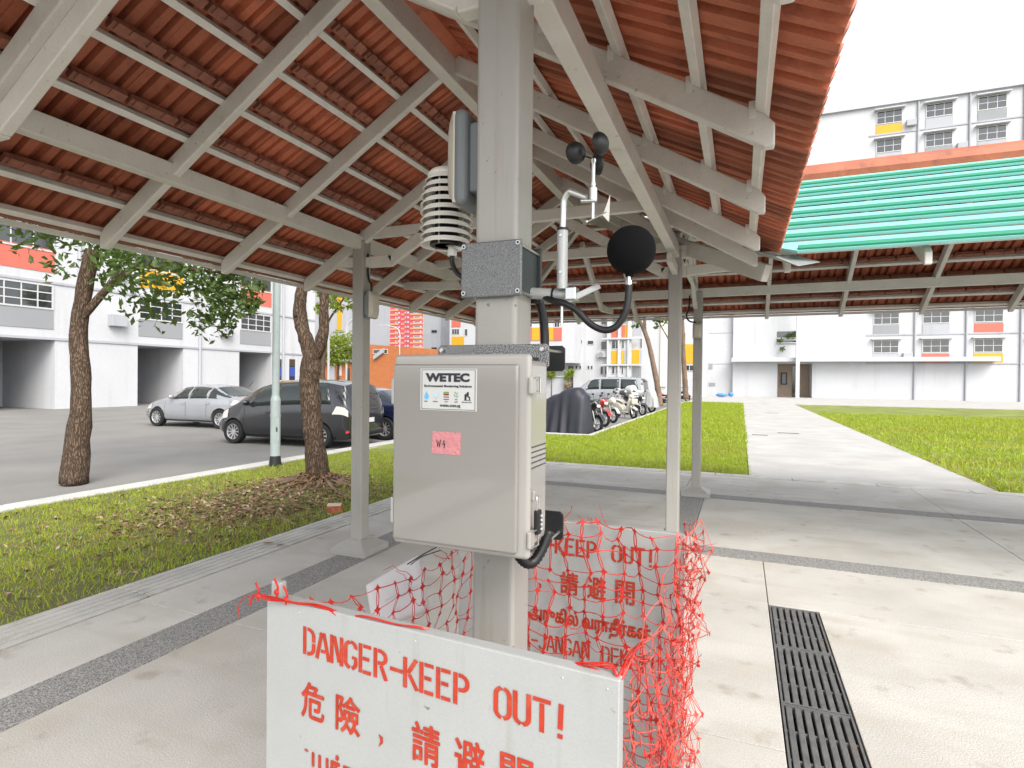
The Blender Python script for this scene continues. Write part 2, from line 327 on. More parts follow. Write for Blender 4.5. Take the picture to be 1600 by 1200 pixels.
pv = MB().box(-3.95, .2, -6, 10.2, -.2, -.03).box(.2, 9, 4.45, 10.2, -.2, -.03).box(.52, 9, -6, 4.45, -.2, -.03).build('pavement', M['slab']); struct(pv)
XS = [-3.95, -3.36, -3.05, -.75, -.45, .2]
def panel(x0, x1, y0, y1, m=None, name='paving_panel', z=0.0): return MB().box(x0 + .003, x1 - .003, y0 + .003, y1 - .003, -.03, z).build(name, m or M['concrete'], pv, bevel=.003)
YC = [-6, -3, -.2, 2.7, 5.49]
for y0, y1 in zip(YC, YC[1:]):
    panel(-3.95, -3.36, y0, y1); panel(-3.05, -.75, y0, y1); panel(-.45, .2, y0, min(y1, 4.45) if y1 > 4.45 else y1)
    panel(-3.36, -3.05, y0, y1, M['granite'], 'pebble_strip', .002); panel(-.75, -.45, y0, y1, M['granite'], 'pebble_strip', .002)
panel(-3.95, -3.36, 5.49, 8.17); panel(-3.95, -3.36, 8.17, 10.2); panel(-3.36, -3.05, 5.49, 8.47, M['granite'], 'pebble_strip', .002)
panel(-3.05, -.75, 5.49, 8.17); panel(-3.36, -.75, 8.47, 10.2)
panel(-.75, -.45, 5.49, 8.47, M['granite'], 'pebble_strip', .002)
panel(-.45, .2, 4.45, 5.49)
for x0, x1 in ((-.45, 2.4), (2.4, 5.2), (5.2, 9)):
    panel(x0, x1, 5.49, 5.79, M['granite'], 'pebble_strip', .002); panel(x0, x1, 5.79, 8.17); panel(x0, x1, 8.17, 8.47, M['granite'], 'pebble_strip', .002)
panel(-3.05, -.75, 8.17, 8.47, M['granite'], 'pebble_strip', .002)
panel(.2, 3, 4.45, 5.49); panel(3, 9, 4.45, 5.49); panel(-.75, 2.4, 8.47, 10.2); panel(2.4, 9, 8.47, 10.2)
for y0, y1 in ((-6, -1), (-1, 2), (2, 4.45)): panel(.52, 3, y0, y1); panel(3, 9, y0, y1)
o = MB().box(.15, 3.6, 10.5, 62, -.2, -.01).build('path', M['concrete_pale']); struct(o)
for i, y in enumerate((13, 16, 19.5, 23, 27, 31, 36, 42)):
    MB().box(.16, 3.59, y, y + .012, -.012, -.0085).build('joint', M['slab'], o)
for (u0, u1, v) in ((1175, 1199, 679), (1215, 1247, 676), (1189, 1202, 631), (1196, 1216, 645)):
    a = at(u0, v, z=0); b = at(u1, v, z=0)
    MB().box(a.x, b.x, a.y, a.y + .16, -.012, -.006).build('drain_slot', M['pit'], o)
o = MB().box(-4, 60, 46.0, 74, -.2, .0).build('forecourt', M['concrete_pale']); struct(o)
o = MB().box(3.6, 60, 10.5, 46, -.2, -.03).build('side_lawn', M['lawn']); struct(o)

# drain with ribbed concrete covers along the left edge and the far edge
dch = MB().box(-4.36, -3.95, -6, 10.5, -.2, -.045).build('drain_channel', M['slab']); struct(dch)
drain_lbl = ['ribbed concrete drain cover at the lawn edge', 'ribbed concrete drain cover at the lawn edge']
def cover(name, x0, x1, y0, y1, along, lab, grp, n):
    t = thing(name, ((x0 + x1) / 2, (y0 + y1) / 2, -.04), lab, 'drain cover', grp)
    MB().box(x0 + .004, x1 - .004, y0 + .004, y1 - .004, -.045, -.02).build('cover_base', M['slab'], t)
    for i in range(n):
        if along == 'y': w = (x1 - x0 - .01) / n; MB().box(x0 + .005 + i * w + .007, x0 + .005 + (i + 1) * w - .007, y0 + .005, y1 - .005, -.02, .004).build('rib', M['slab'], t, bevel=.004, seg=1)
        else: w = (y1 - y0 - .01) / n; MB().box(x0 + .005, x1 - .005, y0 + .005 + i * w + .007, y0 + .005 + (i + 1) * w - .007, -.02, .004).build('rib', M['slab'], t, bevel=.004, seg=1)
names_d = {}
for i in range(8):
    y0 = 1.7 + i * 1.1
    lab = 'ribbed concrete drain cover at the lawn edge, ' + ['nearest of the row', 'second nearest of the row', 'third nearest, with fallen leaves', 'fourth nearest, beside the broken brick', 'fifth nearest, just behind the left post', 'third from the far end', 'second from the far end', 'farthest of the row'][i]
    cover('drain_cover', -4.35, -3.96, y0, min(y0 + 1.1, 10.2), 'y', lab, 'ribbed drain covers along the lawn edge', 5)
MB().box(-8, 9, 10.2, 10.5, -.2, -.045).build('drain_channel', M['slab'])['kind'] = 'structure'
for i in range(9):
    x0 = -4 + i * 1.2
    cover('drain_cover', x0, x0 + 1.2, 10.21, 10.49, 'x', 'narrow concrete drain cover at the far grass edge, ' + ['leftmost, beside the equipment box', 'second from the left', 'just left of the far right post', 'at the corner of grass and path', 'fifth from the left', 'fourth from the right', 'third from the right', 'second from the right', 'rightmost of the row'][i], 'drain covers along the far grass edge', 2)

# dark gratings in the right hand floor
MB().box(.2, .52, -1.0, 4.45, -.2, -.09).build('drain_pit', M['pit'])['kind'] = 'structure'
gl = ['dark slotted drain grating, farthest of the row at the walkway edge', 'dark slotted drain grating, second from the far end', 'dark slotted drain grating with a dead leaf on it, third from the far end', 'dark slotted drain grating, nearest of the row']
for i in range(4):
    y1 = 4.44 - i * .665; y0 = y1 - .655
    t = thing('drain_grating', (.36, (y0 + y1) / 2, -.02), gl[i], 'drain grating', 'slotted gratings along the right edge')
    MB().box(.205, .215, y0, y1, -.06, -.002).box(.505, .515, y0, y1, -.06, -.002).box(.215, .505, y0, y0 + .012, -.06, -.003).box(.215, .505, y1 - .012, y1, -.06, -.003).build('frame', M['grate'], t)
    for b in range(7):
        x = .2225 + b * .0405; MB().box(x, x + .027, y0 + .013, y1 - .013, -.04, -.004).build('bar', M['grate'], t, bevel=.003, seg=1)
    for q in (1, 2): yy = y0 + (y1 - y0) * q / 3; MB().box(.216, .504, yy - .006, yy + .006, -.055, -.012).build('cross_bar', M['grate'], t)

# ------------------------------------------------------------------ covered walkway
XR, YR, ZB, SLP = -1.83, 6.98, 3.66, .60
RS0 = -.45; TH = math.atan(SLP); RD = .13                  # rafter depth (vertical)
XL_, XQ, YN, YF = -3.26, -.60, 5.64, 8.32
WALK = thing('covered_walkway', (-1.9, 4.0, 0), 'open walkway shelter with grey steel posts and red tiled pitched roof', 'shelter')
def post(x, y, z1=2.86, s=.12, lab=None):
    b = MB(); b.box(x - s / 2, x + s / 2, y - s / 2, y + s / 2, .05, z1)
    p = b.build('post', M['post'], WALK, bevel=.012, seg=3)
    q = MB(); w = .19; w2 = .075
    q.box(x - w, x + w, y - w, y + w, 0, .055)
    q.add([(x - w, y - w, .055), (x + w, y - w, .055), (x + w, y + w, .055), (x - w, y + w, .055), (x - w2, y - w2, .12), (x + w2, y - w2, .12), (x + w2, y + w2, .12), (x - w2, y + w2, .12)], [(0, 1, 5, 4), (1, 2, 6, 5), (2, 3, 7, 6), (3, 0, 4, 7), (4, 5, 6, 7)])
    q.build('post_base', M['post'], p, bevel=.004, seg=1)
    return p
for x, y in ((XL_, .3), (XL_, 4.30), (XQ, 1.41), (XQ, YN), (-.57, YF), (XL_, YF), (3.5, YN), (3.5, YF)): post(x, y)
def part(name, mb, m='steel', bevel=.006, parent=WALK): return mb.build(name, M[m], parent, bevel=bevel, seg=2)
BZ = 2.84
part('eave_beam', MB().beam((XL_, RS0, BZ), (XL_, YF, BZ), .08, .12)); part('eave_beam', MB().beam((XQ, RS0, BZ), (XQ, YN, BZ), .08, .12))
part('eave_beam', MB().beam((XQ, YN, BZ), (7, YN, BZ), .08, .12)); part('eave_beam', MB().beam((XL_, YF, BZ), (7, YF, BZ), .08, .12))
part('ridge_beam', MB().beam((XR, RS0, ZB + .02), (XR, YR, ZB + .02), .09, .2)); part('ridge_beam', MB().beam((XR, YR, ZB + .02), (7, YR, ZB + .02), .09, .2))

# the four slopes: (ridge start, outward dir, along dir, along range per offset)
class Slope:
    def __init__(s, out, along, base, amin, amax, eave): s.eave = eave; s.edge = eave + .115; s.o = Vector(out); s.a = Vector(along); s.b = Vector(base); s.amin = amin; s.amax = amax
    def pt(s, off, al, h): return s.b + s.o * off + s.a * al + Vector((0, 0, ZB - SLP * off + h))
SL = Slope((-1, 0, 0), (0, 1, 0), (XR, 0, 0), lambda f: RS0, lambda f: YR + f, 2.08)
SRt = Slope((1, 0, 0), (0, 1, 0), (XR, 0, 0), lambda f: RS0, lambda f: YR - f, 1.94)
SF = Slope((0, 1, 0), (1, 0, 0), (0, YR, 0), lambda f: XR - f, lambda f: 7, 1.95)
SN = Slope((0, -1, 0), (1, 0, 0), (0, YR, 0), lambda f: XR + f, lambda f: 7, 1.98)
EAVE = 2.01
def rafter(sl, al, f0, f1=None, w=.05):
    f1 = f1 or sl.eave
    """tapered-end steel rafter as a closed prism in its vertical plane"""
    c = .035
    poly = [(f0, 0), (f1 - c, 0), (f1, c * .6), (f1, RD - c * .6), (f1 - c, RD), (f0, RD)]
    p = [sl.pt(f, al, h) for f, h in poly]; n = len(p); q = [v - sl.a * (w / 2) for v in p] + [v + sl.a * (w / 2) for v in p]
    mb = MB().add(q, [tuple(range(n))[::-1], tuple(range(n, 2 * n))] + [(i, (i + 1) % n, n + (i + 1) % n, n + i) for i in range(n)])
    part('rafter', mb, 'steel', .008)
RY = [1.50 + .93 * k for k in range(-2, 10)]
for y in RY:
    if y <= YR + EAVE - .15: rafter(SL, y, max(0.0, y - YR) + .03)
    if y <= 4.85 + .4: rafter(SRt, min(y, 4.86), .03)
for y in (5.75, 6.4): rafter(SRt, y, .03, YR - y)
for k in range(-3, 9):
    x = -.60 + .93 * k
    if x > XR - EAVE + .1: rafter(SF, x, max(0.0, XR - x) + .03)
    if x > XR + .2: rafter(SN, x, .03, min(EAVE, x - XR))
# hip and valley rafters
zt = lambda f: ZB - SLP * f
part('hip_rafter', MB().beam((XR, YR, zt(0) + .04), (XR - EAVE, YR + EAVE, zt(EAVE) + .04), .06, .14)); part('valley_rafter', MB().beam((XR, YR, zt(0) + .02), (XR + EAVE, YR - EAVE, zt(EAVE) + .02), .07, .14))
part('valley_flashing', MB().add([(XR + f + s * .16, YR - f + s * .16, zt(f) + RD + .02 + (.05 if s else 0) + e) for f in (.1, 2.22) for s in (-1, 0, 1) for e in (0, .004)], [(0, 2, 8, 6), (2, 4, 10, 8), (1, 7, 9, 3), (3, 9, 11, 5), (0, 6, 7, 1), (4, 5, 11, 10), (0, 1, 3, 2), (2, 3, 5, 4), (6, 8, 9, 7), (8, 10, 11, 9)]), 'valley', 0)
# cranked bottom chords and outriggers at the post frames
def frame(sl1, al, half=1.33, z=2.66, both=True):
    for sl in ((sl1,) if not isinstance(sl1, tuple) else sl1):
        p0 = sl.pt(half, al, 0); p0.z = z; p1 = sl.pt(half - .22, al, 0); p1.z = z; p2 = sl.pt(0, al, 0); p2.z = z + SLP * (half - .22)
        part('bottom_chord', MB().beam(p0, p1 - (p1 - p0).normalized() * -.02, .05, .1)); part('bottom_chord', MB().beam(p1, p2, .05, .1))
        q = sl.pt(half + .52, al, 0); q.z = z + .03; part('outrigger', MB().beam(p0, q, .05, .09))
frame((SL, SRt), 1.41); frame(SL, 4.30); frame((SL, SRt), YN + .02)
frame((SF, SN), XQ); frame((SF, SN), 3.5); frame(SF, XL_ + .02 if False else -1.9)
# tie along the junction
part('tie_beam', MB().beam((XL_, 4.30, 2.92), (XQ, 4.30, 2.92), .05, .09)); part('tie_beam', MB().beam((XL_, YN, 2.90), (XQ, YN, 2.90), .05, .09)); part('tie_beam', MB().beam((XQ, YN, 2.90), (XQ, YF, 2.90), .05, .09))
# battens
LOFF = [.12, .41, .704, .998, 1.292, 1.586, 1.86, 2.10]; ROFF = [.05, .37, .69, 1.01, 1.33, 1.655, 1.895]; FOFF = [.05, .34, .634, .928, 1.222, 1.516, 1.78, 1.97]; NOFF = [.1, .42, .74, 1.06, 1.38, 1.70, 1.93]
BT = .042
def batten(sl, f, w=BT):
    a = sl.pt(f, sl.amin(f), RD + BT / 2); b = sl.pt(f, sl.amax(f), RD + BT / 2); nrm = (sl.o * math.sin(TH) + Vector((0, 0, math.cos(TH))))
    part('batten', MB().beam(a, b, w, BT, up=nrm), 'galv', .003)
for sl, offs in ((SL, LOFF), (SRt, ROFF), (SF, FOFF), (SN, NOFF)):
    for f in offs: batten(sl, f)
for sl in (SL, SF):     # fascia
    for h_, hh, nm, m_, o_ in ((-.004, .034, 'fascia', 'steel', .078), (.052, .072, 'eave_board', 'tilehead', .072)):
        a = sl.pt(sl.eave + o_, sl.amin(2.1), RD + h_); b = sl.pt(sl.eave + o_, sl.amax(2.1), RD + h_); part(nm, MB().beam(a, b, .022, hh), m_, .003)
# bolted cleats under the right hand battens
for y in RY:
    if 0 < y < 4.9:
        for f in ROFF[3:]:
            p = SRt.pt(f, min(y, 4.86), RD + .012)
            MB().box(p.x - .05, p.x - .024, p.y - .03, p.y + .03, p.z - .03, p.z + .035).tube([p + Vector((-.045, 0, .01)), p + Vector((-.075, 0, .012))], .008, 6).build('cleat', M['galv'], WALK)
# tiles
TW = .288
prof = [(0, .0), (.046, .0), (.052, .034), (.074, .040), (.084, .006), (.128, .002), (.140, .034), (.172, .040), (.186, .004), (.226, 0), (.234, .030), (.252, .036), (.262, .003), (.296, .005)]
def tile_mesh(L, nib=True):
    mb = MB(); n = len(prof); t = .013
    for y in (-.01, L):
        for x, z in prof: mb.v.append((x, y, z))
        for x, z in prof: mb.v.append((x, y, z + t))
    for i in range(n - 1):
        mb.f += [(i, 2 * n + i, 2 * n + i + 1, i + 1), (n + i, n + i + 1, 3 * n + i + 1, 3 * n + i), (i, i + 1, n + i + 1, n + i), (2 * n + i, 3 * n + i, 3 * n + i + 1, 2 * n + i + 1)]
    mb.f += [(0, n, 3 * n, 2 * n), (n - 1, 3 * n - 1, 4 * n - 1, 2 * n - 1)]
    nf = len(mb.f)
    # head nibs hooked on the batten
    if nib: mb.box(.012, .276, -.062, -.002, -.030, .006); mb.box(.03, .075, -.070, -.02, -.040, -.028); mb.box(.10, .15, -.066, -.03, -.037, -.028); mb.box(.19, .245, -.070, -.02, -.040, -.028)
    me = bpy.data.meshes.new('tile'); me.from_pydata(mb.v, [], mb.f)
    me.materials.append(M['tile']); me.materials.append(M['tilehead'])
    for i, p in enumerate(me.polygons): p.material_index = 1 if i >= nf else 0
    bm = bmesh.new(); bm.from_mesh(me); bmesh.ops.recalc_face_normals(bm, faces=bm.faces); bm.to_mesh(me); bm.free(); return me
TILE = tile_mesh(.42); TILE_PLAIN = tile_mesh(.42, False)
cands = []
for sl, offs in ((SL, LOFF), (SRt, ROFF), (SF, FOFF), (SN, NOFF)):
    heads = list(offs)
    for k, f in enumerate(heads[:-1]):
        f_next = heads[k + 1] if k + 1 < len(heads) else sl.edge
        last = (k == len(heads) - 2)
        L = ((sl.edge if last else f_next) - f) / math.cos(TH) + .06
        a = -3 + (0.0 if k % 2 == 0 else .0)
        lo, hi = sl.amin(f), sl.amax(f)
        hip_ok = .18 if sl in (SL, SF) else -.12
        al = math.floor(min(lo, -4) / TW) * TW
        while al < hi + .3:
            mid = al + TW / 2; fm = (f + f_next) / 2
            if sl.amin(fm) - hip_ok <= mid <= sl.amax(fm) + hip_ok and not (sl is SN and mid > XR + fm + .02):
                x = sl.a.copy(); d = .085
                y3 = sl.o * math.cos(TH - d) + Vector((0, 0, -math.sin(TH - d))); z3 = sl.o * math.sin(TH - d) + Vector((0, 0, math.cos(TH - d)))
                org = sl.pt(f - .03, al, RD + BT + .008)
                if x.cross(y3).dot(z3) < 0: org = org + x * TW; x = -x
                j = random.uniform(-.004, .004); sc = L / .42
                Mx = Matrix(((x.x, y3.x * sc, z3.x, org.x), (x.y, y3.y * sc, z3.y, org.y), (x.z, y3.z * sc, z3.z, org.z + j), (0, 0, 0, 1)))
                c = Mx @ Vector((.14, .2, 0)) - EYE; dd = c.dot(FW)
                if dd > .3: u = 800 + FPX * c.dot(RT) / dd; v = 600 - FPX * c.dot(UP) / dd
                else: u = v = -9999
                vis = 1 if (-40 < u < 1640 and -60 < v < 620) else 0
                if 330 < u < 1270: vis += 1
                cands.append((-vis, c.length, Mx, sl is SRt))
            al += TW
cands.sort(key=lambda q: (q[0], q[1]))
for _, _, Mx, pl_ in cands[:300]:
    o = bpy.data.objects.new('tile', TILE_PLAIN if pl_ else TILE); COL.objects.link(o); o.matrix_basis = Mx; adopt(o, WALK)
TV = {k: (np.array([v.co[:] for v in t_.vertices]), [(tuple(p.vertices), p.material_index) for p in t_.polygons]) for k, t_ in ((False, TILE), (True, TILE_PLAIN))}
vs = []; fs = []; mi = []; nv = 0
for _, _, Mx, pl_ in cands[300:]:
    A = np.array(Mx); V, PP = TV[pl_]; vs.append(V @ A[:3, :3].T + A[:3, 3])
    for p, k_ in PP: fs.append(tuple(i + nv for i in p)); mi.append(k_)
    nv += len(V)
me = bpy.data.meshes.new('farther_tiles'); me.from_pydata(np.concatenate(vs).tolist(), [], fs); me.materials.append(M['tile']); me.materials.append(M['tilehead']); me.polygons.foreach_set('material_index', mi)
stuff(mk('farther_tiles', me, M['tile'], WALK)); me.materials.pop()
# ridge and hip caps closing the roof from above
part('ridge_cap', MB().tube([(XR, RS0, ZB + .19), (XR, YR, ZB + .19)], .13, 10), 'tile', 0); part('ridge_cap', MB().tube([(XR, YR, ZB + .19), (7, YR, ZB + .19)], .13, 10), 'tile', 0)
part('hip_cap', MB().tube([(XR, YR, ZB + .2), (XR - 2.1, YR + 2.1, ZB - SLP * 2.1 + .22)], .12, 10), 'tile', 0)

# the near slope of the side wing is covered with pale green sheets instead of tiles
SO = [.08, .38, .68, .98, 1.28, 1.56, 1.84, 2.10]
for k in range(7):
    f0, f1 = SO[k], SO[k + 1]; nrm = Vector((0, -math.sin(TH), math.cos(TH)))
    def q(f, x, h): p = SN.pt(f, 0, RD + BT + h); p.x = x; return p
    vs_ = [q(f0, XR + f0 + .12, .0), q(f0, 7, .0), q(f1, 7, .03), q(f1, XR + f1 + .12, .03)]
    vs_ = [tuple(p) for p in vs_] + [tuple(p + nrm * .02) for p in vs_]
    part('roof_sheet', MB().add(vs_, [(0, 3, 2, 1), (4, 5, 6, 7), (0, 1, 5, 4), (1, 2, 6, 5), (2, 3, 7, 6), (3, 0, 4, 7)]), 'aqua', 0)
    part('green_flashing', MB().beam(q(f1 - .03, XR + f1 + .13, .055), q(f1 - .03, 7, .055), .07, .03, up=nrm), 'green', .004)

# ------------------------------------------------------------------ lettering helpers
def text_mb(body, offset=0.0):
    c = bpy.data.curves.new('t', 'FONT'); c.body = body; c.offset = offset; c.resolution_u = 3; c.size = 1.0
    o = bpy.data.objects.new('t', c); COL.objects.link(o)
    dg = bpy.context.evaluated_depsgraph_get(); dg.update(); me = bpy.data.meshes.new_from_object(o.evaluated_get(dg))
    vs = [v.co.copy() for v in me.vertices]; fs = [tuple(p.vertices) for p in me.polygons]
    bpy.data.objects.remove(o); bpy.data.curves.remove(c); bpy.data.meshes.remove(me); return vs, fs
def put_text(name, body, o, xd, yd, h, m, parent, width=None, offset=0.0, lift=.0008, thick=.0006, slant=0, bold=0):
    """flat lettering on a plane: o = lower left corner, xd / yd unit vectors, h = height, width = overall width"""
    vs, fs = text_mb(body, offset)
    if not vs: return None
    x0 = min(v.x for v in vs); x1 = max(v.x for v in vs); y0 = min(v.y for v in vs); y1 = max(v.y for v in vs)
    sy = h / (y1 - y0); sx = (width / (x1 - x0)) if width else sy
    o = Vector(o); xd = Vector(xd); yd = Vector(yd); n = xd.cross(yd).normalized()
    P = [o + xd * ((v.x - x0) * sx + slant * (v.y - y0) * sy) + yd * ((v.y - y0) * sy) + n * lift for v in vs]
    F = list(fs)
    if bold:
        P0 = list(P)
        for q, (dx, dy) in enumerate(((1, 0), (-1, 0), (0, 1), (0, -1), (.7, .7), (-.7, .7), (.7, -.7), (-.7, -.7))):
            b_ = len(P); P += [p + xd * (dx * bold) + yd * (dy * bold) + n * (.00012 * (q + 1)) for p in P0]; F += [tuple(i + b_ for i in f_) for f_ in fs]
    me = bpy.data.meshes.new(name); me.from_pydata([tuple(p) for p in P], [], F)
    ob = mk(name, me, m, parent)
    if bold: return ob
    s = ob.modifiers.new('thickness', 'SOLIDIFY'); s.thickness = thick; s.offset = 0
    return ob
W_ = .46
def _arc(cx, cy, rx, ry, a0, a1, n=8): return [(cx + rx * math.cos(R_(a0 + (a1 - a0) * i / n)), cy + ry * math.sin(R_(a0 + (a1 - a0) * i / n))) for i in range(n + 1)]
STEN = {  # stencil capitals on a .46 x 1 cell, as strokes
 'D': [[(.06, 0), (.06, 1)], [(.17, .94)] + _arc(.20, .72, .2, .22, 90, 0) + [(.40, .52)], [(.40, .47)] + _arc(.20, .28, .2, .22, 0, -90) + [(.17, .06)]],
 'A': [[(.02, 0), (.20, .96)], [(.27, .96), (.45, 0)], [(.17, .3), (.31, .3)]],
 'N': [[(.06, 0), (.06, 1)], [(.15, .98), (.33, .1)], [(.41, 0), (.41, 1)]],
 'G': [[(.40, .74)] + _arc(.235, .76, .17, .19, 0, 90), [(.2, .95)] + _arc(.235, .74, .18, .2, 110, 180) + [(.055, .26)] + _arc(.235, .24, .18, .19, 180, 260), [(.27, .05)] + _arc(.235, .25, .17, .2, -70, 0) + [(.405, .42), (.28, .42)]],
 'E': [[(.06, 0), (.06, 1)], [(.15, .94), (.42, .94)], [(.15, .52), (.36, .52)], [(.15, .06), (.42, .06)]],
 'R': [[(.06, 0), (.06, 1)], [(.15, .94), (.25, .94)] + _arc(.24, .73, .16, .2, 80, -80) + [(.15, .53)], [(.25, .45), (.42, 0)]],
 'K': [[(.06, 0), (.06, 1)], [(.15, .5), (.40, 1)], [(.19, .46), (.43, 0)]],
 'P': [[(.06, 0), (.06, 1)], [(.15, .94), (.25, .94)] + _arc(.24, .71, .16, .22, 80, -80) + [(.15, .48)]],
 'O': [[(.2, .95)] + _arc(.225, .72, .17, .22, 100, 180) + [(.055, .28)] + _arc(.225, .26, .17, .21, 180, 262), [(.26, .05)] + _arc(.24, .26, .17, .21, -82, 0) + [(.41, .72)] + _arc(.24, .72, .17, .22, 0, 82)],
 'U': [[(.06, 1), (.06, .28)] + _arc(.225, .26, .165, .2, 180, 262), [(.26, .05)] + _arc(.24, .26, .165, .2, -82, 0) + [(.405, 1)]],
 'T': [[(.01, .94), (.45, .94)], [(.23, .84), (.23, 0)]],
 '!': [[(.2, 1), (.18, .26)], [(.18, .13), (.18, 0)]],
 'J': [[(.38, 1), (.38, .28)] + _arc(.23, .26, .15, .2, 0, -100), [(.16, .07)] + _arc(.23, .26, .17, .2, 230, 190)],
 'I': [[(.2, 0), (.2, 1)]], '-': [[(.04, .48), (.44, .48)]], ' ': [],
 'H': [[(.06, 0), (.06, 1)], [(.41, 0), (.41, 1)], [(.14, .5), (.33, .5)]], 'Y': [[(.02, 1), (.21, .52)], [(.44, 1), (.25, .5)], [(.23, .4), (.23, 0)]], 'B': [[(.06, 0), (.06, 1)], [(.15, .94), (.24, .94)] + _arc(.23, .74, .15, .19, 80, -60), [(.15, .06), (.25, .06)] + _arc(.24, .28, .16, .2, -80, 70)], }
def stencil(text, o, xd, yd, h, total, m, parent, lift=.0012, thick=.115, name='stencil_letter', th=.0006):
    """each letter its own flat painted mesh"""
    o = Vector(o); xd = Vector(xd); yd = Vector(yd); n = xd.cross(yd).normalized()
    wd = [{'!': .3, 'I': .36, ' ': .62, '-': .46}.get(c, .5) for c in text]; sc = total / sum(wd); x = 0
    for c, w in zip(text, wd):
        mb = MB()
        for st in STEN[c]:
            pts = [Vector((px, py)) for px, py in st]; L = []; Rr = []
            for i, p in enumerate(pts):
                d = (pts[min(i + 1, len(pts) - 1)] - pts[max(i - 1, 0)]); d = d.normalized(); q = Vector((-d.y, d.x))
                L.append(p + q * thick / 2 * .9); Rr.append(p - q * thick / 2 * .9)
            k = len(mb.v)
            for p in L + Rr: mb.v.append(tuple(o + xd * (x + p.x * sc) + yd * (p.y * h) + n * lift))
            m_ = len(L)
            for i in range(m_ - 1): mb.f.append((k + i, k + i + 1, k + m_ + i + 1, k + m_ + i))
        if mb.v:
            ob = mb.build(name, m, parent); s = ob.modifiers.new('thickness', 'SOLIDIFY'); s.thickness = th
        x += w * sc

# ------------------------------------------------------------------ equipment box on the post
BX0, BX1, BY0, BYD, BY1, BZ0, BZ1 = -.748, -.410, 1.100, 1.128, 1.262, 1.218, 1.655
box = thing('equipment_box', (-.58, 1.2, BZ0), 'glossy grey plastic equipment box with WETEC sticker clamped to the middle post', 'equipment box')
MB().box(BX0 + .012, BX1 - .012, BYD + .004, BY1, BZ0 + .012, BZ1 - .012).build('body', M['enclosure_side'], box, bevel=.012, seg=3)
dr = MB().box(BX0, BX1, BY0 + .010, BYD, BZ0, BZ1).build('door', M['enclosure_side'], box, bevel=.009, seg=4)
MB().box(BX0 + .004, BX1 - .024, BY0, BY0 + .012, BZ0 + .012, BZ1 - .022).build('door_face', M['enclosure'], dr, bevel=.008, seg=4)
MB().box(BX0 + .008, BX1 - .008, BYD - .001, BYD + .006, BZ0 + .008, BZ1 - .008).build('gasket', M['seam'], box)
for z in (1.292, 1.57):
    MB().box(BX0 - .010, BX0 + .004, BYD - .014, BYD + .02, z - .03, z + .03).tube([(BX0 - .008, BYD + .003, z - .034), (BX0 - .008, BYD + .003, z + .034)], .006, 8).build('hinge', M['alu_grey'], box, bevel=.002)
for z, op in ((1.588, 0), (1.262, 1)):
    la = MB().box(BX1 - .003, BX1 + .006, BYD - .024, BYD + .004, z - .018, z + .018).build('latch', M['enclosure_side'], box, bevel=.003)
    MB().tube([(BX1 + .006, BYD - .018, z + .017), (BX1 + .010, BYD + .014, z + .017), (BX1 + .010, BYD + .014, z - .017), (BX1 + .006, BYD - .018, z - .017)], .0018, 6).build('latch_bail', M['chrome'], la, smooth=True)
    MB().box(BX1 - .010, BX1 + .004, BYD + .010, BYD + .040, z - .014, z + .014).build('latch_catch', M['enclosure_side'], la, bevel=.003)
MB().box(BX1 - .013, BX1 + .002, BYD + .008, BYD + .022, 1.338, 1.362).build('hasp', M['enclosure_side'], box, bevel=.003)
for i in range(5):
    z = 1.405 + i * .0115; MB().box(BX1 - .0125, BX1 - .0105, BYD + .022, BY1 - .012, z, z + .0022).build('vent_slot', M['seam'], box)
# sticker
sx0, sx1, sz0, sz1 = -.676, -.535, 1.526, 1.630
_a = at(657.5, 576, y=1.1); _b = at(745, 643, y=1.1); sx0, sx1, sz1, sz0 = _a.x, _b.x, _a.z, _b.z
st = MB().box(sx0, sx1, BY0 - .0008, BY0, sz0, sz1).build('sticker', M['sticker'], box)
st['label'] = 'white WETEC sticker with five small icons'
def spt(a, b): return Vector((sx0 + (sx1 - sx0) * a, BY0 - .0008, sz1 - (sz1 - sz0) * b))    # a, b in 0..1 from top left
SWd, SHt = sx1 - sx0, sz1 - sz0; XD = Vector((1, 0, 0)); ZD = Vector((0, 0, 1)); YN_ = Vector((0, -.0006, 0))
bd = MB(); e = .006
for (a0, a1, b0, b1) in ((.025, .975, .022, .032), (.025, .975, .968, .978), (.025, .032, .032, .968), (.968, .975, .032, .968)):
    p = spt(a0, b1); q = spt(a1, b0); bd.box(p.x, q.x, p.y - .0006, p.y - .0001, p.z, q.z)
bd.build('sticker_border', M['ink'], st)
put_text('sticker_lettering', 'WETEC', spt(.095, .315), XD, ZD, SHt * .21, M['ink'], st, width=SWd * .78, offset=.055)
put_text('sticker_lettering', 'Environmental Monitoring Solutions', spt(.075, .46), XD, ZD, SHt * .075, M['ink'], st, width=SWd * .84, offset=.022)
put_text('sticker_lettering', 'wetec.com.sg', spt(.36, .935), XD, ZD, SHt * .085, M['ink'], st, width=SWd * .36, offset=.012)
for a, s_ in ((.075, 'WATER'), (.23, 'WEATHER'), (.445, 'SOIL'), (.615, 'CROPS'), (.745, 'INFRASTRUCTURE')):
    put_text('sticker_lettering', s_, spt(a, .80), XD, ZD, SHt * .02, M['ink'], st, width=SWd * (.06 if len(s_) < 6 else (.09 if len(s_) < 9 else .17)))
def icon(name, polys, a, b, sc, m):
    mb = MB()
    for pl in polys: mb.prism([(x * sc * SHt, y * sc * SHt) for x, y in pl], spt(a, b), XD, ZD, YN_)
    return mb.build(name, m, st)
drop = [(0, 1)] + [(.32 * math.sin(t), .32 - .32 * math.cos(t)) for t in [x * .35 for x in range(6, -7, -1)]]
icon('water_drop_icon', [drop], .115, .745, .2, M['blue_ink'])
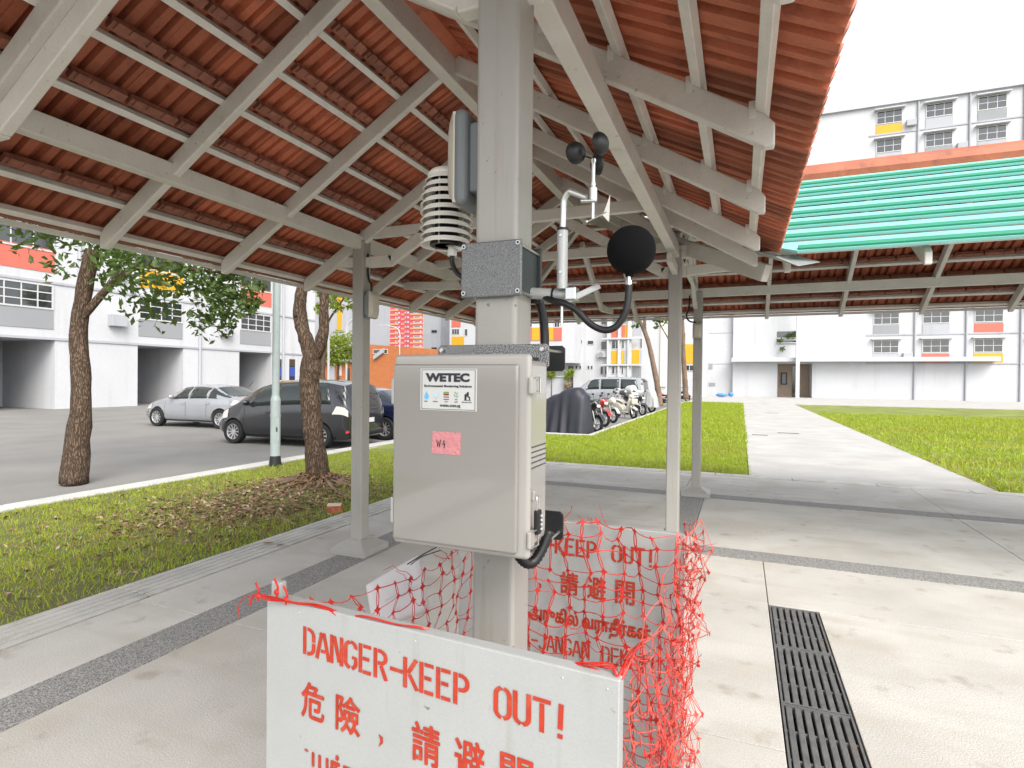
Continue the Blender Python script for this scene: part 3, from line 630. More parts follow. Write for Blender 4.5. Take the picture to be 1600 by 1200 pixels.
cl = [(.5 * math.cos(t) * (1 + .12 * math.cos(5 * t)), .34 + .3 * math.sin(t) * (1 + .15 * math.sin(3 * t))) for t in [i * math.pi / 12 for i in range(24)]]
icon('cloud_icon', [cl], .29, .675, .15, M['blue_pale'])
icon('rain_icon', [[(x - .02, y), (x + .02, y), (x + .02, y + .07), (x - .02, y + .07)] for x, y in ((-.25, .3), (0, .3), (.25, .3), (-.12, .05), (.12, .05))], .29, .745, .14, M['ink'])
icon('turf_icon', [[(-.42, 0), (.42, 0), (.42, .2), (.2, .26), (0, .18), (-.2, .26), (-.42, .2)]], .47, .59, .17, M['green_ink'])
icon('soil_icon', [[(-.42, .0), (.42, .0), (.42, .13), (-.42, .13)], [(-.42, .33), (.42, .33), (.42, .46), (-.42, .46)], [(-.42, .62), (-.2, .66), (0, .60), (.2, .66), (.42, .62), (.42, .86), (-.42, .86)]], .47, .745, .17, M['brown_ink'])
def lf(x, y, r, a): return [(x + r * (math.cos(t) * math.cos(a) - .42 * math.sin(t) * math.sin(a)), y + r * (math.cos(t) * math.sin(a) + .42 * math.sin(t) * math.cos(a))) for t in [i * math.pi / 6 for i in range(12)]]
icon('plant_icon', [[(-.02, .05), (.02, .05), (.02, .7), (-.02, .7)], lf(-.22, .5, .17, 2.2), lf(.2, .42, .17, .9), lf(-.14, .85, .16, 2.1), lf(.13, .78, .16, .95)], .645, .735, .19, M['green_dk'])
icon('mound_icon', [[(-.25, 0), (.25, 0), (.1, .09), (-.1, .09)]], .645, .745, .2, M['brown_ink'])
icon('building_icon', [[(-.45, 0), (.45, 0), (.45, .06), (-.45, .06)], [(-.38, .06), (-.12, .06), (-.12, .85), (-.38, .7)], [(-.08, .4), (.18, .5), (.18, 1), (-.02, 1), (-.08, .92)], [(.02, .32), (.22, .52), (.42, .32)], [(.22, .06), (.36, .06), (.36, .3), (.22, .3)]], .84, .75, .2, M['ink'])
# pink tape note
_a = at(675, 674, y=1.1); _b = at(720, 711, y=1.1)
tp = MB().prism([(0, .002), (.0, .0), (_b.x - _a.x - .001, -.001), (_b.x - _a.x, _a.z - _b.z), (.002, _a.z - _b.z + .001)], (_a.x, BY0 - .0001, _b.z), (1, 0, 0), (0, 0, 1), (0, -.0009, 0)).build('tape_note', M['tape'], box)
tp['label'] = 'torn pink tape marked W4'
hand = [[(.0, 1), (.12, 0), (.25, .75), (.36, 0), (.5, 1)], [(.98, .95), (.78, .35), (1.12, .38)], [(1.05, .62), (1.0, -.1)]]
for hs in hand:
    w = .0165; p0 = at(683, 698, y=1.1); MB().tube([(p0.x + a * w * 1.15, BY0 - .0013, p0.z + b * w) for a, b in hs], .0011, 5).build('handwriting', M['ink'], tp)
# clamp plates that carry the box
cp = thing('box_clamp_plates', (XQ, 1.41, 1.2), 'dark hammered steel clamp plates and rods holding the equipment box to the post', 'clamp')
def plate(x0, x1, y, z0, z1, m, t=.006, cham=.0):
    poly = [(x0 + .008, z0), (x1 - .008, z0), (x1, z0 + .008), (x1, z1 - .008), (x1 - .008, z1), (x0 + .008, z1), (x0, z1 - .008), (x0, z0 + .008)]
    return MB().prism(poly, (0, y, 0), (1, 0, 0), (0, 0, 1), (0, t, 0)).build('plate', M[m], cp, bevel=.001, seg=1)
plate(-.757, -.443, 1.329, 1.628, 1.690, 'hammer_lo'); plate(-.757, -.443, 1.329, 1.165, 1.226, 'hammer_lo')
plate(-.757, -.447, 1.480, 1.624, 1.694, 'darkplate'); plate(-.757, -.447, 1.480, 1.160, 1.238, 'darkplate')
MB().box(-.70, -.47, BY1 - .001, 1.329, 1.60, 1.655).build('spacer', M['darkplate'], cp); MB().box(-.70, -.47, BY1 - .001, 1.329, 1.20, 1.226).build('spacer', M['darkplate'], cp)
for x in (-.742, -.459):
    for z in (1.676, 1.182): MB().tube([(x, 1.318, z), (x, 1.495, z)], .0042, 10).tube([(x, 1.321, z), (x, 1.3285, z)], .0062, 6).tube([(x, 1.486, z), (x, 1.492, z)], .0075, 6).build('threaded_rod', M['chrome'], cp, smooth=True)
# flexible conduit under the box
pts = []
for i in range(33):
    t = math.pi * i / 32; pts.append((-.449 - .030 * math.cos(math.pi - t) * -1 - .0, 1.20 + .035 * i / 32, BZ0 - .012 - .052 * math.sin(t)))
pts = [(-.475 + .062 * i / 32, 1.19 + .07 * i / 32, BZ0 - .002 - .055 * math.sin(math.pi * i / 32) + (.03 * i / 32)) for i in range(33)]
rs = [.0135 if i % 2 else .0110 for i in range(33)]
cdt = MB().tube(pts, rs, 12).build('flexible_conduit', M['black'], smooth='all'); tag(cdt, 'short black corrugated conduit looping out under the equipment box', 'conduit')
# padlock
pk = thing('padlock', (BX1 + .004, BYD + .016, 1.30), 'small black combination padlock hanging from the box hasp', 'padlock')
px_, py_ = BX1 + .008, BYD + .014
MB().tube([(px_, py_ - .006, 1.318), (px_, py_ - .006, 1.340)] + [(px_, py_ - .006 * math.cos(t), 1.344 + .006 * math.sin(t)) for t in (.5, 1.0, 1.57, 2.1, 2.6)] + [(px_, py_ + .006, 1.340), (px_, py_ + .006, 1.318)], .0017, 8).build('shackle', M['chrome'], pk, smooth=True)
MB().box(px_ - .006, px_ + .006, py_ - .010, py_ + .012, 1.268, 1.320).build('lock_body', M['black'], pk, bevel=.003)
for i in range(4): MB().lathe([(.0001, -.002), (.0055, -.002), (.0055, .002), (.0001, .002)], Matrix.Translation((px_ + .0035, py_ + .008, 1.279 + i * .0095)), 12).build('dial', M['alu_grey'], pk)

# ------------------------------------------------------------------ sensor clamp, arm, anemometer, microphone, shield
sm = thing('sensor_clamp', (XQ, 1.41, 1.81), 'square hammered grey clamp on the post with a side arm for sensors', 'clamp')
def rplate(x0, x1, y, z0, z1, m, t): return MB().box(x0, x1, y, y + t, z0, z1).build('plate', M[m], sm, bevel=.004, seg=2)
rplate(-.690, -.518, 1.330, 1.8135, 1.958, 'hammer', .008)
rplate(-.690, -.518, 1.482, 1.8135, 1.966, 'sideplate', .008)
MB().box(-.545, -.530, 1.339, 1.481, 1.83, 1.948).build('side_cheek', M['sideplate'], sm); MB().box(-.678, -.663, 1.339, 1.481, 1.83, 1.948).build('side_cheek', M['sideplate'], sm)
for x in (-.680, -.527):
    for z in (1.825, 1.947): MB().tube([(x, 1.324, z), (x, 1.496, z)], .0035, 10).tube([(x, 1.324, z), (x, 1.3295, z)], .0062, 6).tube([(x, 1.49, z), (x, 1.497, z)], .006, 8).build('clamp_bolt', M['chrome'], sm, smooth=True)
MB().tube([(-.53, 1.44, 1.835), (-.405, 1.435, 1.823)], .0155, 14).build('arm_tube', M['alu_grey'], sm, smooth=True)
MB().tube([(-.470, 1.4385, 1.8285), (-.464, 1.4383, 1.8280)], .0175, 14).build('arm_clip', M['black'], sm, smooth=True)
MB().tube([(-.437, 1.415, 1.838), (-.437, 1.415, 1.992)], .0142, 16).build('upright_tube', M['alu_grey'], sm, smooth=True)
MB().tube([(-.437, 1.415, 1.990), (-.437, 1.415, 1.997)], .0150, 16).build('upright_cap', M['black'], sm, smooth=True)
for z in (1.975, 1.88): MB().tube([(-.437, 1.402, z), (-.437, 1.398, z)], .004, 6).build('screw', M['chrome'], sm)
MB().box(-.428, -.398, 1.408, 1.445, 1.808, 1.842).build('arm_joint', M['chrome'], sm, bevel=.003)
MB().tube([(-.437, 1.415, 1.81), (-.437, 1.415, 1.742)], .0035, 8).build('earth_rod', M['alu'], sm, smooth=True)
MB().tube([(-.445, 1.425, 1.850), (-.245, 1.42, 1.8455)], .0022, 6).build('stay_rod', M['chrome'], sm, smooth=True)
MB().beam((-.437, 1.415, 1.80), (-.343, 1.44, 1.846), .010, .016).build('stay_bracket', M['alu_grey'], sm, bevel=.002)
# bent mast with anemometer
an = thing('anemometer', (-.437, 1.415, 1.99), 'small cup anemometer with wind vane on a bent steel mast', 'anemometer')
arc = [(-.437, 1.415, 1.985), (-.4355, 1.415, 2.06)] + [(-.4355 + .028 - .028 * math.cos(t), 1.415 - .012 * (1 - math.cos(t)), 2.06 + .030 * math.sin(t)) for t in [.25 * i for i in range(1, 6)]] + [(-.372, 1.405, 2.066)]
MB().tube(arc, .0082, 12).build('bent_mast', M['alu'], an, smooth=True)
AX, AY = -.3555, 1.41
MB().tube([(AX, AY, 2.058), (AX, AY, 2.090)], .0105, 14).build('hub_block', M['alu'], an, smooth=True)
MB().beam((-.386, 1.404, 2.058), (-.346, AY, 2.056), .016, .006).build('mast_bracket', M['chrome'], an, bevel=.002)
MB().tube([(AX, AY, 2.09), (AX, AY, 2.165)], .0048, 10).tube([(AX, AY, 2.155), (AX, AY, 2.163)], .0068, 10).tube([(AX, AY, 2.094), (AX, AY, 2.104)], .0065, 10).build('rotor_shaft', M['alu'], an, smooth=True)
MB().tube([(AX, AY, 2.058), (AX, AY, 2.012)], .0042, 10).build('vane_shaft', M['chrome'], an, smooth=True)
vn = MB().tube([(AX - .016, AY, 2.006), (AX + .034, AY + .006, 2.027)], .0022, 8).sphere((AX - .016, AY, 2.006), .005, 8, 6).build('vane_rod', M['chrome'], an, smooth=True)
MB().prism([(.0, .0), (.016, -.018), (.018, .050), (.008, .02)], (AX + .024, AY + .004, 2.020), (1, .12, 0), (0, 0, 1), (.0002, .0018, 0)).build('vane_fin', M['shield'], vn)
for k, (cx, cy, cz, nx, ny, nz) in enumerate(((-.045, -.012, 2.181, -.72, .68, .08), (.022, -.034, 2.186, -.93, .38, 0), (.004, .044, 2.166, .8, .6, .1))):
    z = Vector((nx, ny, nz)).normalized(); xx = z.orthogonal().normalized(); yy = z.cross(xx)
    Mx = Matrix(((xx.x, yy.x, z.x, AX + cx), (xx.y, yy.y, z.y, AY + cy), (xx.z, yy.z, z.z, cz), (0, 0, 0, 1))); r = .0285
    pr_ = [(max(r * math.sin(a), .0002), -.8 * r * math.cos(a)) for a in [math.pi / 2 * i / 7 for i in range(8)]]; pr_ += [(p[0] * .93 + .0001, p[1] * .93) for p in pr_[::-1]]
    cu = MB().lathe(pr_, Mx, 20).build('wind_cup', M['black'], an, smooth=True)
    MB().tube([(AX, AY, 2.164), (AX + cx * .75, AY + cy * .75, cz - .004)], .0022, 6).build('cup_arm', M['black'], cu, smooth=True)
# microphone with foam ball
mc = thing('outdoor_microphone', (-.263, 1.415, 1.84), 'large black foam ball windscreen on a slim microphone stem', 'microphone')
MB().sphere((-.259, 1.42, 1.927), .0605, 40, 24).build('foam_ball', M['foam'], mc, smooth='all')
MB().tube([(-.262, 1.418, 1.872), (-.263, 1.417, 1.860)], [.012, .009], 12).build('foam_collar', M['foam'], mc, smooth=True)
MB().tube([(-.263, 1.416, 1.864), (-.263, 1.415, 1.835)], .0048, 12).build('stem', M['chrome'], mc, smooth=True)
MB().tube([(-.263, 1.415, 1.850), (-.263, 1.415, 1.840)], .0085, 6).build('stem_nut', M['chrome'], mc)
cb = [(-.525, 1.455, 1.842), (-.47, 1.425, 1.812), (-.43, 1.41, 1.800), (-.395, 1.41, 1.780), (-.36, 1.41, 1.745), (-.325, 1.412, 1.728), (-.295, 1.413, 1.735), (-.273, 1.414, 1.765), (-.265, 1.415, 1.80), (-.263, 1.415, 1.838)]
def smooth_path(p, n=6):
    P = [Vector(q) for q in p]; out = []
    for i in range(len(P) - 1):
        a = P[max(i - 1, 0)]; b = P[i]; c = P[i + 1]; d = P[min(i + 2, len(P) - 1)]
        for k in range(n):
            t = k / n; out.append(.5 * ((2 * b) + (c - a) * t + (2 * a - 5 * b + 4 * c - d) * t * t + (3 * b - a - 3 * c + d) * t ** 3))
    return out + [P[-1]]
MB().tube(smooth_path(cb), .0088, 12).build('cable', M['black'], mc, smooth='all')
o = MB().tube(smooth_path([(-.535, 1.50, 1.83), (-.522, 1.505, 1.79), (-.513, 1.50, 1.73), (-.512, 1.495, 1.66), (-.515, 1.49, 1.60)]), .0125, 10).build('sensor_cable', M['black'], smooth='all'); tag(o, 'thick black cable running down behind the post into the box', 'cable')
# louvred radiation shield
rs_ = thing('radiation_shield', (-.80, 1.50, 1.97), 'white stacked louvre sensor shield left of the post', 'sensor shield')
SCX, SCY = -.828, 1.50
for i in range(9):
    z = 2.008 + i * .0235; rr = .076 if i < 7 else .076 - .006 * (i - 6)
    pr_ = [(.045, z + .009), (rr * .88, z + .009), (rr * .955, z - .003), (rr * 1.04, z - .0055), (rr * 1.04, z - .0075), (rr * .95, z - .0055), (rr * .86, z + .006), (.045, z + .006)]
    MB().lathe(pr_ + [pr_[0]], Matrix.Translation((SCX, SCY, 0)), 36).build('louvre', M['shield'], rs_, smooth=True)
MB().lathe([(.0002, 2.222), (.05, 2.222), (.058, 2.212), (.058, 2.205), (.0002, 2.205)], Matrix.Translation((SCX, SCY, 0)), 30).build('shield_cap', M['shield'], rs_, smooth=True)
MB().lathe([(.0002, 2.0), (.050, 2.0), (.050, 2.01), (.0002, 2.01)], Matrix.Translation((SCX, SCY, 0)), 24).tube([(SCX, SCY, 2.0), (SCX, SCY, 2.22)], .036, 16).build('shield_core', M['black'], rs_, smooth=True)
for k in range(3):
    t = 2.1 * k + .6; MB().tube([(SCX + .055 * math.cos(t), SCY + .055 * math.sin(t), 1.998), (SCX + .055 * math.cos(t), SCY + .055 * math.sin(t), 2.21)], .003, 6).build('shield_rod', M['chrome'], rs_)
MB().tube([(SCX + .02, SCY, 2.0), (SCX + .02, SCY, 1.975)], .0125, 12).tube([(SCX + .02, SCY, 1.985), (SCX + .02, SCY, 1.968)], .0145, 8).build('cable_gland', M['gland'], rs_, smooth=True)
MB().tube(smooth_path([(SCX + .02, SCY, 1.97), (SCX + .022, SCY - .002, 1.945), (SCX + .045, SCY - .01, 1.912), (SCX + .09, SCY - .02, 1.893), (SCX + .15, SCY - .02, 1.89)]), .0075, 10).build('cable', M['black'], rs_, smooth='all')
MB().beam((SCX, SCY, 2.005), (-.67, 1.47, 1.95), .02, .008).build('shield_bracket', M['alu'], rs_)

# ------------------------------------------------------------------ bulkhead lamps on the posts
def lamp(name, loc, rz, label, h=.25, w=.125):
    """local +x is away from the post face"""
    t = thing(name, loc, label, 'lamp', 'bulkhead lamps on the posts')
    Mx = Matrix.Translation(loc) @ Matrix.Rotation(rz, 4, 'Z')
    b = MB(); b.box(0, .035, -w * .32, w * .32, -h * .36, h * .36, Mx); b.build('lamp_bracket', M['lampbody'], t, bevel=.006)
    pr_ = []
    b = MB().box(.033, .075, -w / 2, w / 2, -h / 2, h / 2, Mx).build('lamp_housing', M['lampbody'], t, bevel=.02, seg=4)
    n = 10; mb = MB()
    for j in range(n + 1):
        for i in range(n + 1):
            y = -1 + 2 * i / n; z = -1 + 2 * j / n
            d = .030 * (max(0, 1 - abs(y) ** 3.2) * max(0, 1 - abs(z) ** 5)) ** .55
            mb.v.append(tuple(Mx @ Vector((.0745 + d, y * w * .46, z * h * .475))))
    for j in range(n):
        for i in range(n): a = j * (n + 1) + i; mb.f.append((a, a + 1, a + n + 2, a + n + 1))
    mb.box(.066, .0755, -w * .455, w * .455, -h * .47, h * .47, Mx); mb.build('diffuser', M['diffuser'], t, smooth=True)
    return t, Mx
lamp('bulkhead_lamp', (-.661, 1.42, 2.205), math.pi, 'oblong bulkhead lamp with cream cover seen edge-on beside the sensor shield', .262, .125)
t, Mx = lamp('bulkhead_lamp', (XL_ + .061, 4.30, 2.27), 0, 'cream covered bulkhead lamp on the left post by the lawn', .25, .15)
MB().tube(smooth_path([(XL_ + .11, 4.30, 2.39), (XL_ + .11, 4.30, 2.45), (XL_ + .075, 4.30, 2.53), (XL_ + .07, 4.30, 2.74)]), .009, 8).build('cable', M['black'], t, smooth='all')
t, Mx = lamp('bulkhead_lamp', (-.57, YF - .061, 2.30), -math.pi / 2, 'cream covered bulkhead lamp on the far right post', .22, .13)
MB().tube(smooth_path([(-.60, YF - .10, 2.42), (-.68, YF - .11, 2.44), (-.72, YF - .1, 2.52), (-.69, YF - .09, 2.62), (-.68, YF - .08, 2.80)]), .011, 8).build('cable', M['black'], t, smooth='all')

# ------------------------------------------------------------------ warning boards and safety net round the post
BT_ = 1.10
def board(name, loc, x0, x1, y, label, zb=.10):
    t = thing(name, loc, label, 'warning board', 'stencilled warning boards')
    p = MB().box(x0, x1, y, y + .004, zb, BT_).build('board_panel', M['board'], t, bevel=.0015, seg=1)
    MB().box(x0, x1, y + .004, y + .030, BT_ - .004, BT_).box(x0, x0 + .004, y + .004, y + .030, zb, BT_ - .005).box(x1 - .004, x1, y + .004, y + .030, zb, BT_ - .005).box(x0, x1, y + .004, y + .030, zb - .004, zb).build('folded_rim', M['board'], t, bevel=.001, seg=1)
    for x in (x0 + .02, x1 - .02):
        MB().box(x - .015, x + .015, y + .006, y + .026, 0, BT_ + (.034 if x < (x0 + x1) / 2 else -.008)).build('stake', M['board'], t, bevel=.004)
    for x in (x0 + .1, (x0 + x1) / 2, x1 - .1, x1 - .02): MB().sphere((x, y, BT_ - .018), .0022, 6, 4).build('rivet', M['alu_grey'], t)
    return t
FB = .955
fb = board('warning_board', (-.58, FB, 0), -.997, -.181, FB, 'near white warning board stencilled DANGER-KEEP OUT in red')
_tl = at(467, 983, y=FB); _bl = at(465, 1026, y=FB); _r = at(888, 1158, y=FB); _rt = at(888, 1104, y=FB)
hgt = _tl.z - _bl.z; X0, X1 = _bl.x, _r.x
def row(parent, body, ul, vl, ur, hpx, y, m, offset=.0, u_h=None):
    a = at(ul, vl, y=y); b = at(ur, vl + (ur - ul) * .25, y=y); z1 = at(ul, vl - hpx, y=y).z
    return a, b.x - a.x, z1 - a.z
bw = X1 - X0
def cjk(parent, chars, x0, w, z0, h, y, pitch=None):
    n = len(chars)
    for i, c in enumerate(chars):
        x = x0 + w * i / n
        if c == '，':
            MB().prism([(.0, .25 * h), (.12 * h, .22 * h), (.10 * h, .08 * h), (.0, .0), (.05 * h, .12 * h)], (x + .2 * h, y - .0012, z0), XD, ZD, (0, .0006, 0)).build('stencil_character', M['red'], parent)
        else: put_text('stencil_character', c, (x, y, z0), XD, ZD, h, M['red'], parent, width=h * .86, offset=.018, lift=.0012)
XT = Vector((1, 0, -.03))
def rows(parent, x0, z0, y, xd):
    def cj(chars, x, w, z, h):
        for i, c in enumerate(chars):
            o_ = Vector((x, y, z)) + xd * (w * i / len(chars))
            if c == '，': MB().prism([(.0, .30 * h), (.13 * h, .25 * h), (.14 * h, .10 * h), (.0, -.04 * h), (.06 * h, .14 * h)], o_ + Vector((.2 * h, -.0018, 0)), XD, ZD, (0, .0006, 0)).build('stencil_character', M['red'], parent)
            else: put_text('stencil_character', c, o_, xd, ZD, h, M['red'], parent, width=h * .82, lift=.0010, bold=h * .021)
    stencil('DANGER-KEEP OUT!', (x0, y, z0), xd, ZD, hgt, bw, M['red'], parent, thick=.135)
    cj('危險，請避開', x0 - .002, bw * .96, z0 - .137, .077)
    put_text('stencil_row', 'ஆபத்து-அருகில் வராதீர்கள்', (x0 - .008, y, z0 - .262), xd, ZD, .070, M['red'], parent, width=bw * 1.0, lift=.0010, bold=.0022)
    stencil('BAHAYA-JANGAN DEKAT!', (x0 - .01, y, z0 - .262 - .030 - hgt), xd, ZD, hgt, bw * 1.03, M['red'], parent)
rows(fb, X0, _bl.z, FB, XT)
fb.rotation_euler = (0, 0, -.055)
BB = 1.905
bb = board('warning_board', (-.45, BB, 0), -.985, -.164, BB, 'white warning board behind the post seen through the red net')
rows(bb, X0 + .012, _bl.z - .004, BB, Vector((1, 0, -.015)))

# net: strands and lozenge knots following a draped sheet
net = thing('safety_net', (-.6, 1.4, 0), 'tangled red-orange plastic barrier net wrapped round the warning boards', 'safety net')
rn = random.Random(3)
def lerp(a, b, t): return a + (b - a) * t
def ribbon(mb, pts, side, nrm, w, t):
    """flat plastic tape along pts"""
    b = len(mb.v); m = len(pts)
    for p in pts: mb.v += [tuple(p - side * w), tuple(p + nrm * t), tuple(p + side * w), tuple(p - nrm * t)]
    for i in range(m - 1):
        for k in range(4): mb.f.append((b + i * 4 + k, b + i * 4 + (k + 1) % 4, b + (i + 1) * 4 + (k + 1) % 4, b + (i + 1) * 4 + k))
def net_panel(name, fn, ns, nt, ds, kn, m, seed, wob=.006, sr=.0011, drop=.03, dbl=True):
    r = random.Random(seed); mb = MB(); kb = MB(); G = {}
    for j in range(nt + 1):
        for i in range(ns + 1):
            p = Vector(fn(i / ns, j / nt)); p += Vector((r.gauss(0, wob), r.gauss(0, wob), r.gauss(0, wob))); G[i, j] = p
    def axes(i, j):
        a = G[min(i + 1, ns), j] - G[max(i - 1, 0), j]; a = a.normalized() if a.length > 1e-6 else Vector((1, 0, 0))
        u = G[i, min(j + 1, nt)] - G[i, max(j - 1, 0)]; u = u.normalized() if u.length > 1e-6 else Vector((0, 0, 1))
        n_ = a.cross(u); n_ = n_.normalized() if n_.length > 1e-4 else Vector((0, 1, 0)); return a, u, n_
    for (i, j), p in G.items():
        a, u, n_ = axes(i, j)
        if i < ns and r.random() > drop:
            q = G[i + 1, j]; sag = r.gauss(-.006, .005); o1_ = n_ * r.gauss(0, .003); pts = [p, p.lerp(q, .3) + u * sag * .8 + o1_, p.lerp(q, .65) + u * sag + o1_, q]
            ribbon(mb, pts, u, n_, sr * r.uniform(.8, 1.3), .0005)
        if j < nt and r.random() > drop:
            q = G[i, j + 1]
            for s_ in ((-1, 1) if dbl else (0,)):
                e = a * (.0042 * s_) + n_ * r.gauss(0, .0015); ribbon(mb, [p, p.lerp(q, .25) + e * .8, p.lerp(q, .5) + e, p.lerp(q, .75) + e * .8, q], a, n_, sr * r.uniform(.9, 1.3), .0006)
        k_ = kn * r.uniform(.75, 1.2); pl = []
        for t in range(8):
            th = t * math.pi / 4; rr = k_ * (1.0 if t % 2 == 0 else .55); pl.append(p + a * math.cos(th) * rr + u * math.sin(th) * rr * 1.1)
        kb.add([q - n_ * .0006 for q in pl] + [q + n_ * .0012 for q in pl], [tuple(range(8))[::-1], tuple(range(8, 16))] + [(t, (t + 1) % 8, 8 + (t + 1) % 8, 8 + t) for t in range(8)])
    o = mb.build(name, m, net, raw=True); stuff(o); o2 = kb.build('net_knots', m, net, raw=True); stuff(o2)
# in front of the back board
def f_back(s, t):
    x = lerp(-.80, -.175, s); z = lerp(.14, 1.115 - .03 * math.sin(math.pi * s) + .05 * (1 - s) * (t > .9), t) + .012 * math.sin(s * 9 + t * 3)
    return (x + .012 * math.sin(t * 9 + s * 2), BB - .03 - .035 * math.sin(s * 7 + t * 5) ** 2, z)
net_panel('net_strands', f_back, 10, 21, 0, .0108, M['net'], 11, wob=.007, sr=.0016)
# bunched along the right side, several gathers
def f_right(k):
    def f(s, t):
        y = lerp(1.86, 1.00, s); z = lerp(.10, 1.10 - .12 * math.sin(math.pi * s), t)
        x = -.165 + .03 * math.sin(t * 7 + k * 2 + s * 3) + .018 * math.sin(s * 21 + k)
        return (x, y, z)
    return f
net_panel('net_strands', f_right(0), 12, 21, 0, .0100, M['net'], 21, wob=.011, sr=.0013)
def f_clump(s, t):
    y = lerp(1.93, 1.66, s); z = lerp(.08, 1.14, t) + .03 * math.sin(s * 13)
    return (-.165 + .035 * math.sin(s * 17 + t * 4) + .035 * max(0, t - .55) / .45, y + .03 * math.sin(t * 11), z)
net_panel('net_strands', f_clump, 5, 21, 0, .0100, M['net_light'], 31, wob=.013)
net_panel('net_strands', f_right(1.3), 9, 21, 0, .0095, M['net_light'], 33, wob=.012, sr=.0013)
net_panel('net_strands', f_clump, 3, 21, 0, .0085, M['net'], 32, wob=.014)
# left side, sagging towards the near corner
def f_left(s, t):
    y = lerp(1.90, 1.06, s); x = lerp(-.80, -.985, s)
    top = lerp(1.10, 1.045, min(1, s * 1.2)) - .05 * math.sin(math.pi * s); return (x + .02 * math.sin(t * 6 + s * 5), y, lerp(.12, top, t))
net_panel('net_strands', f_left, 14, 21, 0, .0098, M['net'], 41, wob=.008, sr=.0013)
# loose ends and the rolled strand lying on the near board
lo = MB()
for i in range(13):
    a = Vector((rn.uniform(-.18, -.13), rn.uniform(1.72, 1.96), rn.uniform(.75, 1.13))); p = [a]
    d = Vector((rn.uniform(.01, .05), rn.uniform(-.06, .05), rn.uniform(-.05, .05)))
    for k in range(4): p.append(p[-1] + d * .35 + Vector((rn.gauss(0, .012), rn.gauss(0, .012), rn.gauss(0, .012))))
    lo.tube(p, [.0016, .0013, .0012, .001, .0007], 4, False); lo.sphere(p[2], .0055, 6, 4, (1, .4, 1))
for i in range(12):
    s = rn.uniform(0, .6); a = Vector(f_left(s, 1)); p = [a]
    for k in range(4): p.append(p[-1] + Vector((rn.gauss(-.008, .012), rn.gauss(-.01, .012), rn.gauss(.006, .012))))
    lo.tube(p, [.0014, .0012, .0011, .0009, .0006], 4, False)
for i in range(8):
    s = rn.uniform(.1, .9); a = Vector(f_back(s, 1)); p = [a]
    for k in range(4): p.append(p[-1] + Vector((rn.gauss(.0, .014), rn.gauss(-.0, .01), rn.gauss(.010, .010))))
    lo.tube(p, [.0014, .0012, .0011, .0009, .0006], 4, False)
stuff(lo.build('loose_ends', M['net'], net, raw=True))
def hz(x): return BT_ + .004
top = MB(); P = [(-1.02, FB - .004, BT_ - .012), (-1.01, FB + .0, BT_ + .012), (-.97, FB + .008, BT_ + .006), (-.90, FB + .012, BT_ + .004), (-.84, FB + .016, BT_ + .007), (-.79, FB + .02, BT_ - .006), (-.76, FB + .03, BT_ - .03)]
for k in range(5): top.tube(smooth_path([(x + rn.gauss(0, .003), y + rn.gauss(0, .003), z + rn.gauss(0, .002)) for x, y, z in P], 5), .0016, 5)
P2 = [(-.80, FB + .04, BT_ - .03), (-.73, FB + .012, BT_ + .004), (-.64, FB + .010, BT_ + .003), (-.58, FB + .014, BT_ + .005), (-.55, FB + .04, BT_ - .02)]
for k in range(2): top.tube(smooth_path([(x + rn.gauss(0, .002), y + rn.gauss(0, .003), z + rn.gauss(0, .002)) for x, y, z in P2], 5), .0014, 5)
P3 = [(-.30, FB + .02, BT_ - .01), (-.25, FB + .008, BT_ + .002), (-.20, FB + .002, BT_ + .006), (-.183, FB - .003, BT_ - .004), (-.176, FB + .03, BT_ + .02), (-.17, FB + .12, BT_ + .0)]
for k in range(4): top.tube(smooth_path([(x + rn.gauss(0, .004), y + rn.gauss(0, .004), z + rn.gauss(0, .004)) for x, y, z in P3], 5), .0016, 5)
for (x, y, z) in ((-.955, FB + .01, BT_ + .02), (-1.0, FB + .0, BT_ + .008), (-.93, FB + .012, BT_ + .006)): top.tube([(x, y, z - .01), (x + .004, y, z + .012), (x - .006, y, z + .03)], .0026, 5); top.sphere((x, y, z), .008, 8, 6, (1, .5, .8))
top.tube(smooth_path([(-1.01, FB, BT_ + .008), (-1.035, FB - .004, BT_ + .0), (-1.05, FB - .006, BT_ - .02), (-1.052, FB - .006, BT_ - .045)], 5), .0010, 5)
stuff(top.build('rolled_strand', M['net'], net, raw=True))
ti = MB().tube(smooth_path([(-.905, 1.42, 1.052), (-.885, 1.47, 1.068), (-.868, 1.53, 1.078)]), .0018, 6).tube(smooth_path([(-.90, 1.43, 1.048), (-.88, 1.46, 1.066), (-.86, 1.54, 1.066)]), .0015, 6).build('cable_tie', M['black'], net)
# paper notice hanging on the net, printed side away
pa = [at(573, 915, y=1.60), at(655, 868, y=1.75), at(672, 955, y=1.75), at(588, 985, y=1.58)]
mb = MB(); n = 8; pts = []
for j in range(n + 1):
    for i in range(n + 1):
        s, t = i / n, j / n; p = (pa[0] * (1 - s) + pa[1] * s) * (1 - t) + (pa[3] * (1 - s) + pa[2] * s) * t
        p = p + Vector((-.004 - .005 * math.sin(3 * s + 2 * t), 0, 0)); mb.v.append(tuple(p)); pts.append(p)
for j in range(n):
    for i in range(n): a = j * (n + 1) + i; mb.f.append((a, a + 1, a + n + 2, a + n + 1))
pp = mb.build('paper_notice', M['paper'], smooth='all'); s = pp.modifiers.new('thickness', 'SOLIDIFY'); s.thickness = .0006
tag(pp, 'white paper notice hanging crooked in the net left of the post', 'paper notice')
def pq(s, t):
    i = min(int(s * n), n - 1); j = min(int(t * n), n - 1); return pts[j * (n + 1) + i]
nx_ = (pa[1] - pa[0]).normalized(); ny_ = (pa[0] - pa[3]).normalized(); nn = nx_.cross(ny_).normalized()
